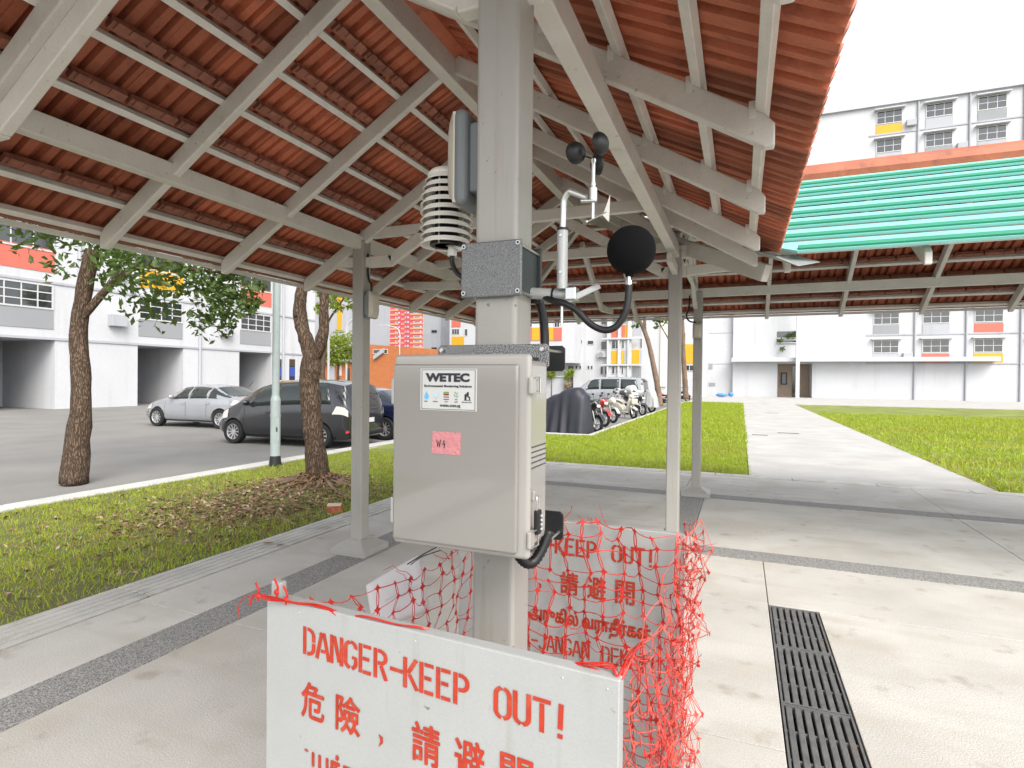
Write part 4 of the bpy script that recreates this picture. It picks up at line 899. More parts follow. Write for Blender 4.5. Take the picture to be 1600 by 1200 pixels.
if nn.dot(EYE - pa[0]) < 0: nn = -nn
for (s, t, body, w) in ((.92, .42, 'WEATHER', .052), (.93, .60, 'MONITORING', .062), (.55, .62, 'STATION', .045), (.5, .78, 'WETEC', .035)):
    p = pq(s, t); put_text('faint_lettering', body, p + nn * .012, -nx_, ny_, .0075, M['ink_grey'], pp, width=w, lift=0)

# ------------------------------------------------------------------ lawns: grass, leaf litter, tree roots, brick
def bare(x, y):
    d = math.hypot((x + 5.75) / 1.25, (y - 5.7) / 1.75); w = .35 * mnoise.noise(Vector((x * 1.3, y * 1.3, 7)))
    return max(0.0, min(1.0, 1.35 - d + w))
def grass(name, x0, x1, y0, y1, dens, lo, hi, wd, m, seed, keep):
    r = np.random.default_rng(seed); n = int((x1 - x0) * (y1 - y0) * dens)
    X = r.uniform(x0, x1, n); Y = r.uniform(y0, y1, n); K = np.array([keep(a, b) for a, b in zip(X, Y)]); q = r.uniform(0, 1, n) < K
    X = X[q]; Y = Y[q]; n = len(X); Z = np.array([lawn_z(a, b) for a, b in zip(X, Y)])
    A = r.uniform(0, 2 * np.pi, n); L = r.uniform(lo, hi, n); W = wd * r.uniform(.7, 1.3, n); T = r.uniform(.15, 1.15, n); B = r.uniform(0, 2 * np.pi, n)
    p0 = np.stack([X - np.cos(A) * W, Y - np.sin(A) * W, Z - .004], 1); p1 = np.stack([X + np.cos(A) * W, Y + np.sin(A) * W, Z - .004], 1)
    tip = np.stack([X + np.cos(B) * np.sin(T) * L, Y + np.sin(B) * np.sin(T) * L, Z + np.cos(T) * L], 1)
    V = np.stack([p0, p1, tip], 1).reshape(-1, 3)
    me = bpy.data.meshes.new(name); me.vertices.add(3 * n); me.vertices.foreach_set('co', V.ravel()); me.loops.add(3 * n); me.loops.foreach_set('vertex_index', np.arange(3 * n))
    me.polygons.add(n); me.polygons.foreach_set('loop_start', np.arange(n) * 3); me.update(); me.validate()
    return mk(name, me, m)
ng = lambda x, y: 1 - .80 * bare(x, y)
o = stuff(grass('grass', -8.0, -4.37, 1.0, 10.5, 1900, .025, .07, .005, M['grass'], 1, lambda x, y: ng(x, y) * (.75 + .5 * mnoise.noise(Vector((x, y, 1)))))); tag(o, 'short bright grass on the lawn beside the left post', 'grass')
o = stuff(grass('dry_grass', -8.0, -4.37, 1.0, 10.5, 700, .025, .07, .005, M['grass_dry'], 2, lambda x, y: max(.12, ng(x, y)) * (.6 + .8 * mnoise.noise(Vector((x * .8, y * .8, 5)))))); tag(o, 'yellowed grass patches around the leaf litter', 'grass')
o = stuff(grass('grass', -6.5, .16, 10.5, 16.0, 1000, .04, .09, .008, M['grass'], 3, lambda x, y: 1)); tag(o, 'dense bright grass behind the walkway', 'grass')
o = stuff(grass('grass', -4.0, .17, 16.0, 46.0, 300, .07, .13, .016, M['grass'], 4, lambda x, y: 1)); tag(o, 'bright grass strip beside the parked motorcycles', 'grass')
o = stuff(grass('dry_grass', -6.5, 14, 10.5, 34.0, 170, .05, .11, .013, M['grass_dry'], 15, lambda x, y: 0 if (x > .1 and x < 3.6) or (x < -4 and y > 16) else max(0, .2 + 2.0 * mnoise.noise(Vector((x * .45, y * .45, 8)))))); tag(o, 'yellowed blades mixed through the rear lawns', 'grass')
o = stuff(grass('grass', 3.6, 14, 10.5, 34.0, 130, .08, .14, .018, M['grass'], 5, lambda x, y: 1)); tag(o, 'grass on the lawn right of the pale path', 'grass')
def leaves(name, n, gen, lo, hi, m, seed):
    r = random.Random(seed); mb = MB()
    for _ in range(n):
        c, nrm = gen(r); s = r.uniform(lo, hi); a = nrm.orthogonal().normalized(); a = Matrix.Rotation(r.uniform(0, 6.28), 3, nrm) @ a; b = nrm.cross(a)
        cu = r.uniform(-.3, .5) * s; k = len(mb.v)
        mb.v += [tuple(c - a * s), tuple(c - b * s * .42 + nrm * cu), tuple(c + a * s), tuple(c + b * s * .42 + nrm * cu)]; mb.f += [(k, k + 1, k + 2), (k, k + 2, k + 3)]
    return mb.build(name, m, raw=True)
def lit(r):
    while True:
        x = r.gauss(-5.7, 1.15); y = r.gauss(5.2, 1.7)
        if -7.9 < x < -4.40 and r.random() < .15 + bare(x, y): break
    n = Vector((r.gauss(0, .45), r.gauss(0, .45), 1)).normalized(); return Vector((x, y, lawn_z(x, y) + r.uniform(.006, .03))), n
o = stuff(leaves('leaf_litter', 2600, lit, .022, .05, M['litter'], 5)); tag(o, 'brown dead leaves scattered round the tree foot', 'leaf litter')
o = stuff(leaves('leaf_litter', 1000, lit, .02, .045, M['litter_pale'], 6)); tag(o, 'pale dry leaves and twigs scattered on the lawn', 'leaf litter')
def mound(r):
    a = r.uniform(0, 6.28); d = abs(r.gauss(.18, .13)) + .1; x = -5.74 + d * math.cos(a); y = 6.56 + d * math.sin(a); n = Vector((r.gauss(0, .7), r.gauss(0, .7), 1)).normalized()
    return Vector((x, y, lawn_z(x, y) + r.uniform(0, .16) * max(0, 1 - d / .5))), n
o = stuff(leaves('leaf_heap', 800, mound, .025, .055, M['litter'], 8)); tag(o, 'heap of dead leaves piled against the trunk', 'leaf litter')
def one_leaf(name, p, rz, s, label):
    a = Vector((math.cos(rz), math.sin(rz), 0)); b = Vector((-a.y, a.x, 0)); p = Vector(p)
    mb = MB(); pts = [(-1, 0), (-.6, .28), (0, .4), (.6, .25), (1, 0), (.6, -.25), (0, -.4), (-.6, -.28)]; mb.prism([(x * s, y * s) for x, y in pts], p, a, b, (0, 0, .002))
    tag(mb.build(name, M['litter']), label, 'leaf', 'single fallen leaves on the paving')
one_leaf('fallen_leaf', at(419, 848, z=.02), .4, .055, 'brown fallen leaf lying on the ribbed drain covers'); one_leaf('fallen_leaf', at(438, 851, z=.02), 1.2, .04, 'small dark fallen leaf at the inner edge of the drain covers')
one_leaf('fallen_leaf', (.26, 2.50, .006), 1.4, .05, 'brown fallen leaf lying on the dark gratings')
# brick with a mortar crust, lying on the lawn edge
c = at(523, 801, z=-.02); bz = lawn_z(c.x, c.y) - .005
br = thing('broken_brick', (c.x, c.y, bz), 'broken red brick with pale mortar crust on the grass edge', 'brick')
Mx = Matrix.Translation((c.x, c.y, bz)) @ Matrix.Rotation(.5, 4, 'Z')
mb = MB()
for (x, y, z) in ((-.085, -.05, 0), (.085, -.06, 0), (.09, .05, 0), (-.07, .055, 0), (-.09, -.055, .085), (.08, -.05, .10), (.088, .052, .095), (-.08, .05, .08)): mb.v.append(tuple(Mx @ Vector((x, y, z))))
mb.f += [(0, 3, 2, 1), (4, 5, 6, 7), (0, 1, 5, 4), (1, 2, 6, 5), (2, 3, 7, 6), (3, 0, 4, 7)]; mb.build('brick_body', M['brick'], br, bevel=.012)
mb = MB().box(-.082, .08, -.05, .046, .086, .112, Mx); mb.build('mortar_crust', M['cap'], br, bevel=.01)

# ------------------------------------------------------------------ trees
def gnarl(path, rad, name, m, parent, n=14, amp=.12, fr=5.0, sub=5, seed=0):
    amp *= 1.5; sub = max(sub, 7)
    P = smooth_path(path, sub); k = len(rad) - 1; rs = []
    for i in range(len(P)):
        t = i / (len(P) - 1) * k; a = min(int(t), k - 1); rs.append(rad[a] + (rad[a + 1] - rad[a]) * (t - a))
    mb = MB().tube(P, rs, n); out = []
    for v in mb.v:
        p = Vector(v); i = min(range(len(P)), key=lambda q: (P[q] - p).length_squared) if len(P) < 80 else 0
        d = p - P[i]; q = mnoise.noise(Vector((p.x * fr, p.y * fr, p.z * fr * .6 + seed))) * amp + mnoise.noise(Vector((p.x * fr * 3.1, p.y * fr * 3.1, p.z * fr * 1.6 + seed))) * amp * .5
        out.append(tuple(P[i] + d * (1 + q)))
    mb.v = out; return mb.build(name, m, parent, smooth='all')
def crown_mesh(blobs, n, lo, hi, seed):
    r = random.Random(seed); mb = MB(); wt = [b[1] ** 2 for b in blobs]
    for _ in range(n):
        c, rad = r.choices(blobs, wt)[0]; d = Vector((r.gauss(0, 1), r.gauss(0, 1), r.gauss(0, .75))); d = d / max(d.length, 1e-3) * (rad * (r.random() ** .5))
        p = Vector(c) + d; nrm = Vector((r.gauss(0, .7), r.gauss(0, .7), r.gauss(.5, .6))).normalized(); s = r.uniform(lo, hi)
        a = nrm.orthogonal().normalized(); a = Matrix.Rotation(r.uniform(0, 6.28), 3, nrm) @ a; b = nrm.cross(a); k = len(mb.v)
        mb.v += [tuple(p - a * s), tuple(p - b * s * .45 - nrm * s * .15), tuple(p + a * s), tuple(p + b * s * .45 - nrm * s * .15)]; mb.f += [(k, k + 1, k + 2), (k, k + 2, k + 3)]
    return mb
def blobs_round(c, R, n, rr, seed, flat=.7):
    r = random.Random(seed); out = []
    for _ in range(n):
        d = Vector((r.gauss(0, 1), r.gauss(0, 1), r.gauss(0, 1))); d.normalize(); d *= R * r.random() ** .4; out.append((Vector(c) + Vector((d.x, d.y, d.z * flat)), rr * r.uniform(.6, 1.3)))
    return out
TY = 6.58
tr = thing('forked_tree', (-5.76, TY, 0), 'brown forked tree trunk rising past the left eave beside leaf litter', 'tree')
pth = [at(u, v, y=TY) for u, v in ((500, 775), (497, 755), (493, 700), (488, 650), (484, 605), (486, 572), (490, 548))]
trk = gnarl(pth, [.24, .185, .142, .134, .140, .150, .125], 'trunk', M['bark'], tr, n=18, amp=.13, fr=6)
l1 = [at(u, v, y=TY) for u, v in ((488, 565), (478, 530), (469, 495), (470, 465), (474, 430), (470, 380), (455, 320))]
gnarl(l1, [.10, .108, .098, .082, .076, .07, .06], 'limb', M['bark'], tr, n=14, amp=.16, fr=8, seed=3)
l2 = [at(u, v, y=TY) for u, v in ((490, 562), (500, 540), (506, 510), (506, 470), (508, 435), (520, 380), (540, 300))]
gnarl(l2, [.09, .088, .076, .066, .064, .055, .045], 'limb', M['bark'], tr, n=14, amp=.14, fr=8, seed=9)
gnarl([at(464, 492, y=TY - .07), at(461, 487, y=TY - .1)], [.045, .03], 'knob', M['bark'], trk, n=10, seed=4)
crown_mesh(blobs_round((-6.6, 7.2, 6.6), 2.0, 26, .7, 4), 5200, .06, .12, 5).build('crown', M['leaf'], tr, raw=True)
for i in range(16):
    a = i * .42 + random.uniform(-.1, .1); d = random.uniform(.5, 1.1); q = []
    for k in range(5):
        t = k / 4; x = -5.76 + math.cos(a) * (.16 + d * t) + .06 * math.sin(3 * t + i); y = TY + math.sin(a) * (.16 + d * t) + .06 * math.cos(4 * t + i); q.append((x, y, lawn_z(x, y) + .03 - .03 * t))
    MB().tube(q, [.035, .028, .02, .014, .006], 7).build('root', M['bark2'], tr, smooth='all')
# leafy tree to the left
t = thing('leafy_tree', (-9.6, 6.9, -.1), 'dark green leafy tree at the far left with a branch hanging beside the white block', 'tree')
gnarl([(-9.7, 5.6, -.1), (-9.6, 5.65, 1.2), (-9.75, 5.7, 2.4), (-9.6, 5.8, 3.6)], [.2, .14, .12, .1], 'trunk', M['bark'], t, n=12)
ec = at(372, 452, y=6.9)
gnarl([(-9.7, 5.7, 2.5), (-9.2, 6.1, 3.3), (-8.8, 6.6, 3.4), (ec.x, ec.y, ec.z + .25)], [.07, .05, .035, .012], 'limb', M['bark'], t, n=8)
bl = [(at(u, v, y=6.9 + dy), rr) for u, v, dy, rr in ((378, 415, 0, .26), (358, 430, .2, .3), (395, 447, 0, .24), (370, 465, .1, .3), (352, 490, 0, .26), (388, 480, -.1, .2), (340, 455, 0, .4), (330, 500, .2, .4), (310, 430, 0, .5), (398, 470, 0, .12), (355, 405, 0, .3))]
mbk = crown_mesh(bl, 1500, .045, .085, 31)
mbk2 = crown_mesh(blobs_round((-9.9, 5.9, 4.5), 1.7, 22, .6, 14, .8) + blobs_round((-9.3, 6.2, 3.3), 1.0, 10, .4, 15), 2900, .05, .10, 32); mbk.add(mbk2.v, mbk2.f)
mbk.build('crown', M['leaf'], t, raw=True)
# slim yellow-green tree and flowering shrubs by the orange building
t = thing('slim_tree', at(505, 605, y=24), 'slim yellow-green tree between the forked trunk and the left post', 'tree')
P = lambda u, v, y=24: at(u, v, y=y)
gnarl([P(506, 618), P(504, 580), P(507, 545), P(508, 520)], [.16, .13, .12, .1], 'trunk', M['bark'], t, n=10)
gnarl([P(507, 530), P(512, 505), P(524, 485), P(540, 462), P(552, 440)], [.08, .06, .05, .04, .03], 'limb', M['bark'], t, n=8); gnarl([P(507, 530), P(510, 500), P(506, 470), P(508, 440)], [.07, .06, .045, .03], 'limb', M['bark'], t, n=8)
bl = [(at(u, v, y=24 + random.uniform(-.5, .5)), rr) for u, v, rr in ((505, 450, .55), (522, 455, .6), (515, 470, .45), (535, 445, .5), (500, 482, .35), (545, 462, .4), (528, 480, .35), (497, 436, .5), (548, 478, .25), (520, 430, .7), (540, 425, .7))]
crown_mesh(bl, 1500, .09, .17, 41).build('crown', M['leaf_y'], t, raw=True)
t = thing('rounded_shrub', at(530, 600, y=30), 'round yellow-green shrub tree in front of the orange building', 'tree')
gnarl([at(530, 612, y=30), at(528, 585, y=30), at(530, 560, y=30)], [.12, .09, .07], 'trunk', M['bark'], t, n=8)
bl = [(at(u, v, y=30 + random.uniform(-.5, .5)), rr) for u, v, rr in ((515, 540, .7), (530, 532, .75), (545, 545, .7), (512, 557, .55), (535, 556, .7), (550, 530, .5), (524, 562, .5), (556, 556, .6))]
crown_mesh(bl, 1900, .09, .16, 43).build('crown', M['leaf_y'], t, raw=True)
# trees by the motorcycles
t = thing('leaning_tree', at(1030, 634, z=0), 'leaning slender tree at the end of the motorcycle row', 'tree')
Y_ = at(1030, 632, z=0).y; Y_ = 38.
gnarl([at(u, v, y=Y_) for u, v in ((1031, 634), (1028, 608), (1021, 570), (1013, 535), (1006, 515), (998, 500), (988, 488), (970, 470))], [.24, .19, .17, .155, .14, .12, .10, .07], 'trunk', M['bark2'], t, n=10, amp=.08)
gnarl([at(u, v, y=Y_) for u, v in ((1008, 520), (1007, 500), (1004, 480), (1010, 455))], [.1, .09, .08, .06], 'limb', M['bark2'], t, n=8)
gnarl([at(u, v, y=Y_) for u, v in ((1045, 530), (1036, 515), (1028, 500), (1020, 480))], [.05, .045, .04, .03], 'limb', M['bark2'], t, n=8)
bl = [(at(u, v, y=Y_), rr) for u, v, rr in ((985, 497, .5), (994, 508, .3), (1025, 498, .55), (1035, 500, .4), (1022, 508, .25), (1005, 470, 1.3), (975, 480, .6))] + blobs_round(at(1000, 440, y=Y_), 3.2, 16, 1.0, 6)
crown_mesh(bl, 2600, .12, .22, 45).build('crown', M['leaf'], t, raw=True)
t = thing('straight_tree', at(1070, 622, y=44), 'thin straight tree seen between the two right hand posts', 'tree')
gnarl([at(u, v, y=44) for u, v in ((1072, 624), (1070, 590), (1068, 555), (1067, 520), (1066, 480), (1066, 440))], [.22, .2, .16, .14, .12, .1], 'trunk', M['bark2'], t, n=10, amp=.08)
gnarl([at(u, v, y=44) for u, v in ((1069, 572), (1064, 560), (1063, 540))], [.1, .09, .08], 'limb', M['bark2'], t, n=8)
crown_mesh([(at(u, v, y=44), rr) for u, v, rr in ((1066, 494, .3), (1062, 488, .4))] + blobs_round(at(1066, 430, y=44), 2.6, 12, .9, 9), 1300, .12, .22, 46).build('crown', M['leaf'], t, raw=True)

# ------------------------------------------------------------------ street lamps
M['lamp_post'] = mat('pale_green_paint', (.29, .335, .33), .4, 0, var=.05, vscale=8)
M['lamp_white'] = mat('white_painted_pole', (.42, .42, .43), .4)
b = at(430, 727, z=-.02); lx, ly = b.x, b.y
t = thing('street_lamp', (lx, ly, -.03), 'pale green street lamp pole with black foot at the lawn kerb', 'street lamp')
zt_ = lambda v: at(430, v, y=ly).z
MB().tube([(lx, ly, -.05), (lx, ly, zt_(625))], .087, 16).tube([(lx, ly, zt_(625)), (lx, ly, zt_(618))], [.087, .066], 16).tube([(lx, ly, zt_(618)), (lx + .02, ly, 5.6)], .066, 16).build('pole', M['lamp_post'], t, smooth=True)
MB().tube([(lx, ly, -.06), (lx, ly, zt_(712))], [.115, .09], 16).build('pole_foot', M['black'], t, smooth=True)
MB().tube([(lx, ly, zt_(651)), (lx, ly, zt_(648))], .093, 16).build('collar', M['lamp_post'], t, smooth=True)
dd = (EYE - Vector((lx, ly, 1.6))); dd.z = 0; dd.normalize(); rz_ = math.atan2(dd.y, dd.x) + .25
Mx = Matrix.Translation((lx, ly, 0)) @ Matrix.Rotation(rz_, 4, 'Z')
MB().box(.075, .0885, -.045, .045, zt_(690), zt_(652), Mx).build('access_door', M['lamp_post'], t, bevel=.003)
MB().box(.088, .091, -.012, .012, zt_(674), zt_(667), Mx).build('number_plate', M['black'], t)
MB().tube(smooth_path([(lx, ly, 5.55), (lx, ly, 6.0), (lx - .3, ly, 6.3), (lx - 1.0, ly, 6.4)]), .045, 10).box(lx - 1.6, lx - .95, ly - .12, ly + .12, 6.36, 6.46).build('lamp_arm', M['lamp_post'], t, smooth=True)
for (u, vb, Y, lab) in ((513, 600, 27, 'white curved lamp pole next to the slim yellow-green tree'), (541, 600, 33, 'thin white lamp pole just left of the left post'), (624, 600, 60, 'slender curved white lamp pole before the orange building')):
    p = at(u, 600, y=Y); h = {513: 4.6, 541: 4.9, 624: 7.2}[u]; q = {513: 12, 541: 14, 624: -14}[u] * Y / 900
    t = thing('lamp_pole', (p.x, p.y, -.12), lab, 'street lamp', 'thin white lamp poles')
    MB().tube(smooth_path([(p.x, p.y, -.12), (p.x, p.y, h * .7), (p.x, p.y, h), (p.x + q * .5, p.y, h + .7), (p.x + q * 2.2, p.y, h + 1.1)]), .07, 8).build('pole', M['lamp_white'], t, smooth=True)
    MB().box(p.x + min(q * 2.2, q * 3.4), p.x + max(q * 2.2, q * 3.4), p.y - .1, p.y + .1, h + 1.05, h + 1.15).build('lamp_head', M['lamp_white'], t, bevel=.02)

# ------------------------------------------------------------------ vehicles
def paint(name, col, rough=.22, metal=.35): return mat(name, col, rough, metal, spec=.6, coat=.8, var=.03, vscale=2)
M['car_grey'] = paint('dark_grey_car_paint', (.022, .022, .026)); M['car_blue'] = paint('navy_car_paint', (.012, .018, .05)); M['car_silver'] = paint('silver_car_paint', (.30, .31, .33)); M['car_white'] = paint('white_car_paint', (.42, .43, .44), .25, .0)
M['car_glass'] = mat('car_glass', (.018, .024, .022), .03, 0, spec=.6); M['lens'] = mat('clear_lamp_lens', (.62, .60, .55), .1, 0, coat=.6); M['lens_red'] = mat('red_lamp_lens', (.55, .02, .02), .15, 0, coat=.6)
M['rim'] = mat('alloy_rim', (.55, .55, .55), .3, .7)
PROF = {
 'mpv': [(-2.12, .42, .70, .74, .58, .60, .52), (-2.08, .30, .92, 1.02, .74, .76, .60), (-2.00, .25, 1.00, 1.36, .80, .80, .64), (-1.88, .22, 1.03, 1.58, .83, .825, .64), (-1.4, .2, 1.02, 1.66, .845, .84, .64), (-.6, .2, .99, 1.68, .845, .845, .64), (.2, .2, .95, 1.64, .845, .84, .62), (.65, .2, .93, 1.52, .845, .83, .60), (1.1, .2, .96, 1.26, .835, .81, .62), (1.42, .2, .94, 1.04, .815, .77, .66), (1.8, .22, .82, .88, .76, .69, .60), (2.02, .28, .66, .70, .64, .57, .5), (2.11, .35, .5, .52, .46, .42, .4)],
 'sedan': [(-2.25, .40, .70, .78, .56, .60, .52), (-2.2, .30, .90, .98, .72, .74, .64), (-2.0, .24, .95, 1.04, .80, .80, .68), (-1.55, .2, .97, 1.12, .85, .84, .66), (-.95, .2, .96, 1.40, .87, .86, .58), (-.3, .2, .94, 1.46, .87, .865, .57), (.3, .2, .92, 1.41, .87, .86, .57), (.8, .2, .91, 1.17, .865, .84, .60), (1.2, .2, .90, .98, .85, .80, .66), (1.7, .22, .80, .85, .80, .72, .62), (2.05, .26, .68, .72, .68, .6, .52), (2.2, .34, .5, .52, .5, .45, .42)],
 'van': [(-2.45, .42, .75, .80, .70, .72, .66), (-2.42, .30, 1.1, 1.3, .84, .85, .74), (-2.34, .26, 1.12, 1.78, .88, .88, .76), (-2.2, .24, 1.12, 1.90, .89, .89, .76), (-1.2, .22, 1.10, 1.95, .90, .90, .76), (0, .22, 1.08, 1.95, .90, .90, .76), (.8, .22, 1.06, 1.92, .90, .89, .74), (1.3, .22, 1.05, 1.70, .90, .88, .72), (1.75, .22, 1.08, 1.32, .88, .85, .70), (2.05, .24, .98, 1.08, .84, .80, .70), (2.3, .3, .74, .80, .72, .66, .6), (2.4, .38, .52, .55, .55, .5, .46)]}
GLASS = {'mpv': dict(side=((.98, .12), (.05, -.78), (-.86, -1.62)), ws=(.72, 1.22), rear=(-2.005, -1.90), wheels=(-1.32, 1.38), r=.31),
 'sedan': dict(side=((.72, -.02), (-.08, -.82), (-.88, -1.25)), ws=(.35, .98), rear=(-1.75, -1.0), wheels=(-1.38, 1.38), r=.32),
 'van': dict(side=((1.35, .45), (.35, -.85), (-.95, -2.1)), ws=(1.2, 1.85), rear=(-2.36, -2.24), wheels=(-1.5, 1.55), r=.34)}
def section(st):
    x, zs, zb, zt, wl, wb, wt = st; mx = (wb + wt) / 2 + .025
    return [(0, zs), (wl * .9, zs), (wl, zs + (zb - zs) * .2), (wl * 1.005, zs + (zb - zs) * .55), (wb, zb), (mx, (zb + zt) / 2), (wt, zt - (zt - zb) * .10), (wt * .6, zt - .008), (0, zt)]
def surf(kind, x, q):
    """point on the body skin: x along, q in 0..8 round the half section"""
    S = PROF[kind]; i = 0
    while i < len(S) - 2 and S[i + 1][0] < x: i += 1
    a, b = S[i], S[i + 1]; t = (x - a[0]) / (b[0] - a[0]); t = max(0, min(1, t)); st = [a[k] + (b[k] - a[k]) * t for k in range(7)]; st[0] = x
    sec = section(st); k = min(int(q), 7); f = q - k; y = sec[k][0] + (sec[k + 1][0] - sec[k][0]) * f; z = sec[k][1] + (sec[k + 1][1] - sec[k][1]) * f
    return Vector((x, y, z))
def patch(kind, x0, x1, q0, q1, side, n=6, m=4, lift=.006, xs=None):
    mb = MB(); G = []
    for j in range(m + 1):
        for i in range(n + 1):
            fx = i / n; fq = j / m; x = x0 + (x1 - x0) * fx; q = q0 + (q1 - q0) * fq
            if xs: x = xs(fx, fq)
            p = surf(kind, x, q); dx = surf(kind, x + .02, q) - surf(kind, x - .02, q); dq = surf(kind, x, min(q + .05, 7.999)) - surf(kind, x, max(q - .05, 0)); nn = dx.cross(dq)
            nn = nn.normalized() if nn.length > 1e-9 else Vector((0, 1, 0))
            c = Vector((x, 0, .7))
            if nn.dot(p - c) < 0: nn = -nn
            p = p + nn * lift; G.append(Vector((p.x, p.y * side, p.z)))
    b = len(mb.v)
    for p in G: mb.v.append(tuple(p))
    for j in range(m):
        for i in range(n): a = b + j * (n + 1) + i; mb.f.append((a, a + 1, a + n + 2, a + n + 1))
    return mb
def wheel(parent, x, y, z, r, side, spokes=10, w=.2, tyre='rubber', name='wheel'):
    Mx = Matrix.Translation((x, y, z)) @ Matrix.Rotation(-side * math.pi / 2, 4, 'X')    # local z points outwards
    ty = MB().lathe([(r * .66, -w / 2), (r * .93, -w / 2), (r, -w * .3), (r, w * .3), (r * .93, w / 2), (r * .66, w / 2), (r * .62, w * .3), (r * .62, -w * .3), (r * .66, -w / 2)], Mx, 28).build(name, M[tyre], parent, smooth=True)
    rm = MB().lathe([(r * .60, -w * .3), (r * .655, w * .44), (r * .62, w * .46), (r * .57, w * .30), (r * .57, -w * .3), (r * .60, -w * .3)], Mx, 28)
    rm.lathe([(.0002, w * .36), (r * .14, w * .36), (r * .16, w * .25), (r * .16, 0), (.0002, 0)], Mx, 14)
    for k in range(spokes):
        t = 2 * math.pi * k / spokes; a = Vector((math.cos(t), math.sin(t), 0)); rm.beam(Mx @ (a * r * .12 + Vector((0, 0, w * .28))), Mx @ (a * r * .61 + Vector((0, 0, w * .34))), r * .085, .02, up=(Mx.to_3x3() @ Vector((0, 0, 1))))
    rm.build('rim', M['rim'], ty, smooth=True)
    MB().lathe([(.0002, -w * .1), (r * .56, -w * .1), (r * .56, -w * .05), (.0002, -w * .05)], Mx, 20).build('brake_disc', M['darkplate'], ty)
    return ty
def make_car(name, kind, col, loc, rz, label, tint='car_glass', roofrack=False, group='parked cars'):
    t = thing(name, (0, 0, 0), label, {'van': 'van'}.get(kind, 'car'), group); S = PROF[kind]; mb = MB(); N = 9
    xs = []
    for a, b in zip(S, S[1:]):
        k = max(1, int((b[0] - a[0]) / .18)); xs += [a[0] + (b[0] - a[0]) * i / k for i in range(k)]
    xs.append(S[-1][0])
    QS = [i * .5 for i in range(17)]
    for x in xs:
        for s in (1, -1):
            for q in QS:
                p = surf(kind, x, min(q, 7.9999)); mb.v.append((p.x, p.y * s, p.z))
    n = len(QS)
    for i in range(len(xs) - 1):
        for s in (0, 1):
            for j in range(n - 1):
                a = i * 2 * n + s * n + j; b = (i + 1) * 2 * n + s * n + j; mb.f.append((a, a + 1, b + 1, b))
    for i in (0, len(xs) - 1):
        mb.f.append(tuple(i * 2 * n + j for j in range(n)) + tuple(i * 2 * n + n + j for j in range(n - 2, 0, -1)))
    G = GLASS[kind]; me = mb.mesh('body'); tmp = bpy.data.objects.new('tmp', me); COL.objects.link(tmp); r = G['r']
    cut = MB()
    for wx in G['wheels']:
        for s in (-1, 1): cut.tube([(wx, s * .55, r), (wx, s * 1.2, r)], r * 1.16, 24)
    cme = cut.mesh('cut'); co = bpy.data.objects.new('cut', cme); COL.objects.link(co)
    bo = tmp.modifiers.new('b', 'BOOLEAN'); bo.object = co; bo.operation = 'DIFFERENCE'; bo.solver = 'EXACT'
    dg = bpy.context.evaluated_depsgraph_get(); dg.update(); me2 = bpy.data.meshes.new_from_object(tmp.evaluated_get(dg)); me2.name = 'body'
    bpy.data.objects.remove(tmp); bpy.data.objects.remove(co)
    body = mk('body', me2, M[col], t, smooth='yes')
    for s in (-1, 1):
        for k, (a, b) in enumerate(G['side']):
            w = patch(kind, a, b, 4.18, 5.85, s, 6, 4, .007, xs=(lambda fx, fq, a=a, b=b, k=k: (a - (a * 0 + .42 if kind != 'van' else .3) * fq * (k == 0)) * (1 - fx) + (b + (.18 * fq if k == 2 else 0)) * fx)).build('window', M['car_glass'], t, smooth='all')
            sd = w.modifiers.new('t', 'SOLIDIFY'); sd.thickness = .004
        for wx in G['wheels']: wheel(t, wx, s * (PROF[kind][6][4] - .10), r, r, s)
        patch(kind, -1.75, 1.3, 1.15, 1.45, s, 12, 1, .004).build('sill_trim', M['black'], t)
        for (a, b) in ((.30, .12), (-.78, -.96)): patch(kind, a, b, 3.55, 3.72, s, 3, 1, .02).build('door_handle', M[col], t)
        for a in (1.02, .07, -.82): patch(kind, a, a - .012, 1.6, 4.05, s, 1, 8, .002).build('door_seam', M['black'], t)
        xe = PROF[kind][0][0]; xf = PROF[kind][-1][0]
        patch(kind, xe + .05, xe + .44, 3.5, 4.02, s, 4, 3, .012, xs=lambda fx, fq: xe + .05 + fx * (.40 - .12 * fq)).build('tail_lamp', M['lens'], t, smooth='all')
        patch(kind, xe + .04, xe + .10, 1.9, 2.15, s, 2, 1, .012).build('rear_reflector', M['lens_red'], t)
        patch(kind, xf - .50, xf - .10, 3.3, 4.0, s, 4, 3, .010).build('headlamp', M['lens'], t, smooth='all')
        mx = surf(kind, G['side'][0][0] - .1, 4.3); MB().sphere((mx.x, (mx.y + .11) * s, mx.z + .06), .1, 12, 8, (.65, 1.0, .75)).beam((mx.x, mx.y * s, mx.z + .02), (mx.x, (mx.y + .08) * s, mx.z + .04), .04, .04).build('wing_mirror', M[col], t, smooth=True)
    for nm, (a, b), (q0, q1) in (('windscreen', G['ws'], (6.05, 7.999)), ('rear_window', G['rear'], (5.0, 7.999))):
        g = patch(kind, a, b, q0, q1, 1, 6, 5, .006); g2 = patch(kind, a, b, q0, q1, -1, 6, 5, .006); g.add(g2.v, g2.f); g.build(nm, M['car_glass'], t, smooth='all')
    MB().box(PROF[kind][0][0] - .012, PROF[kind][0][0] + .02, -.26, .26, .62, .73).build('number_plate', M['paper'], t)
    bx = PROF[kind][0][0]; MB().box(bx - .02, bx + .2, -.70, .70, .30, .42).build('rear_bumper', M['black'], t, bevel=.04)
    if roofrack:
        for s in (-1, 1): MB().tube([(-1.5, s * .56, 1.69), (-1.4, s * .56, 1.72), (.1, s * .56, 1.71), (.2, s * .56, 1.67)], .015, 6).build('roof_rail', M['black'], t)
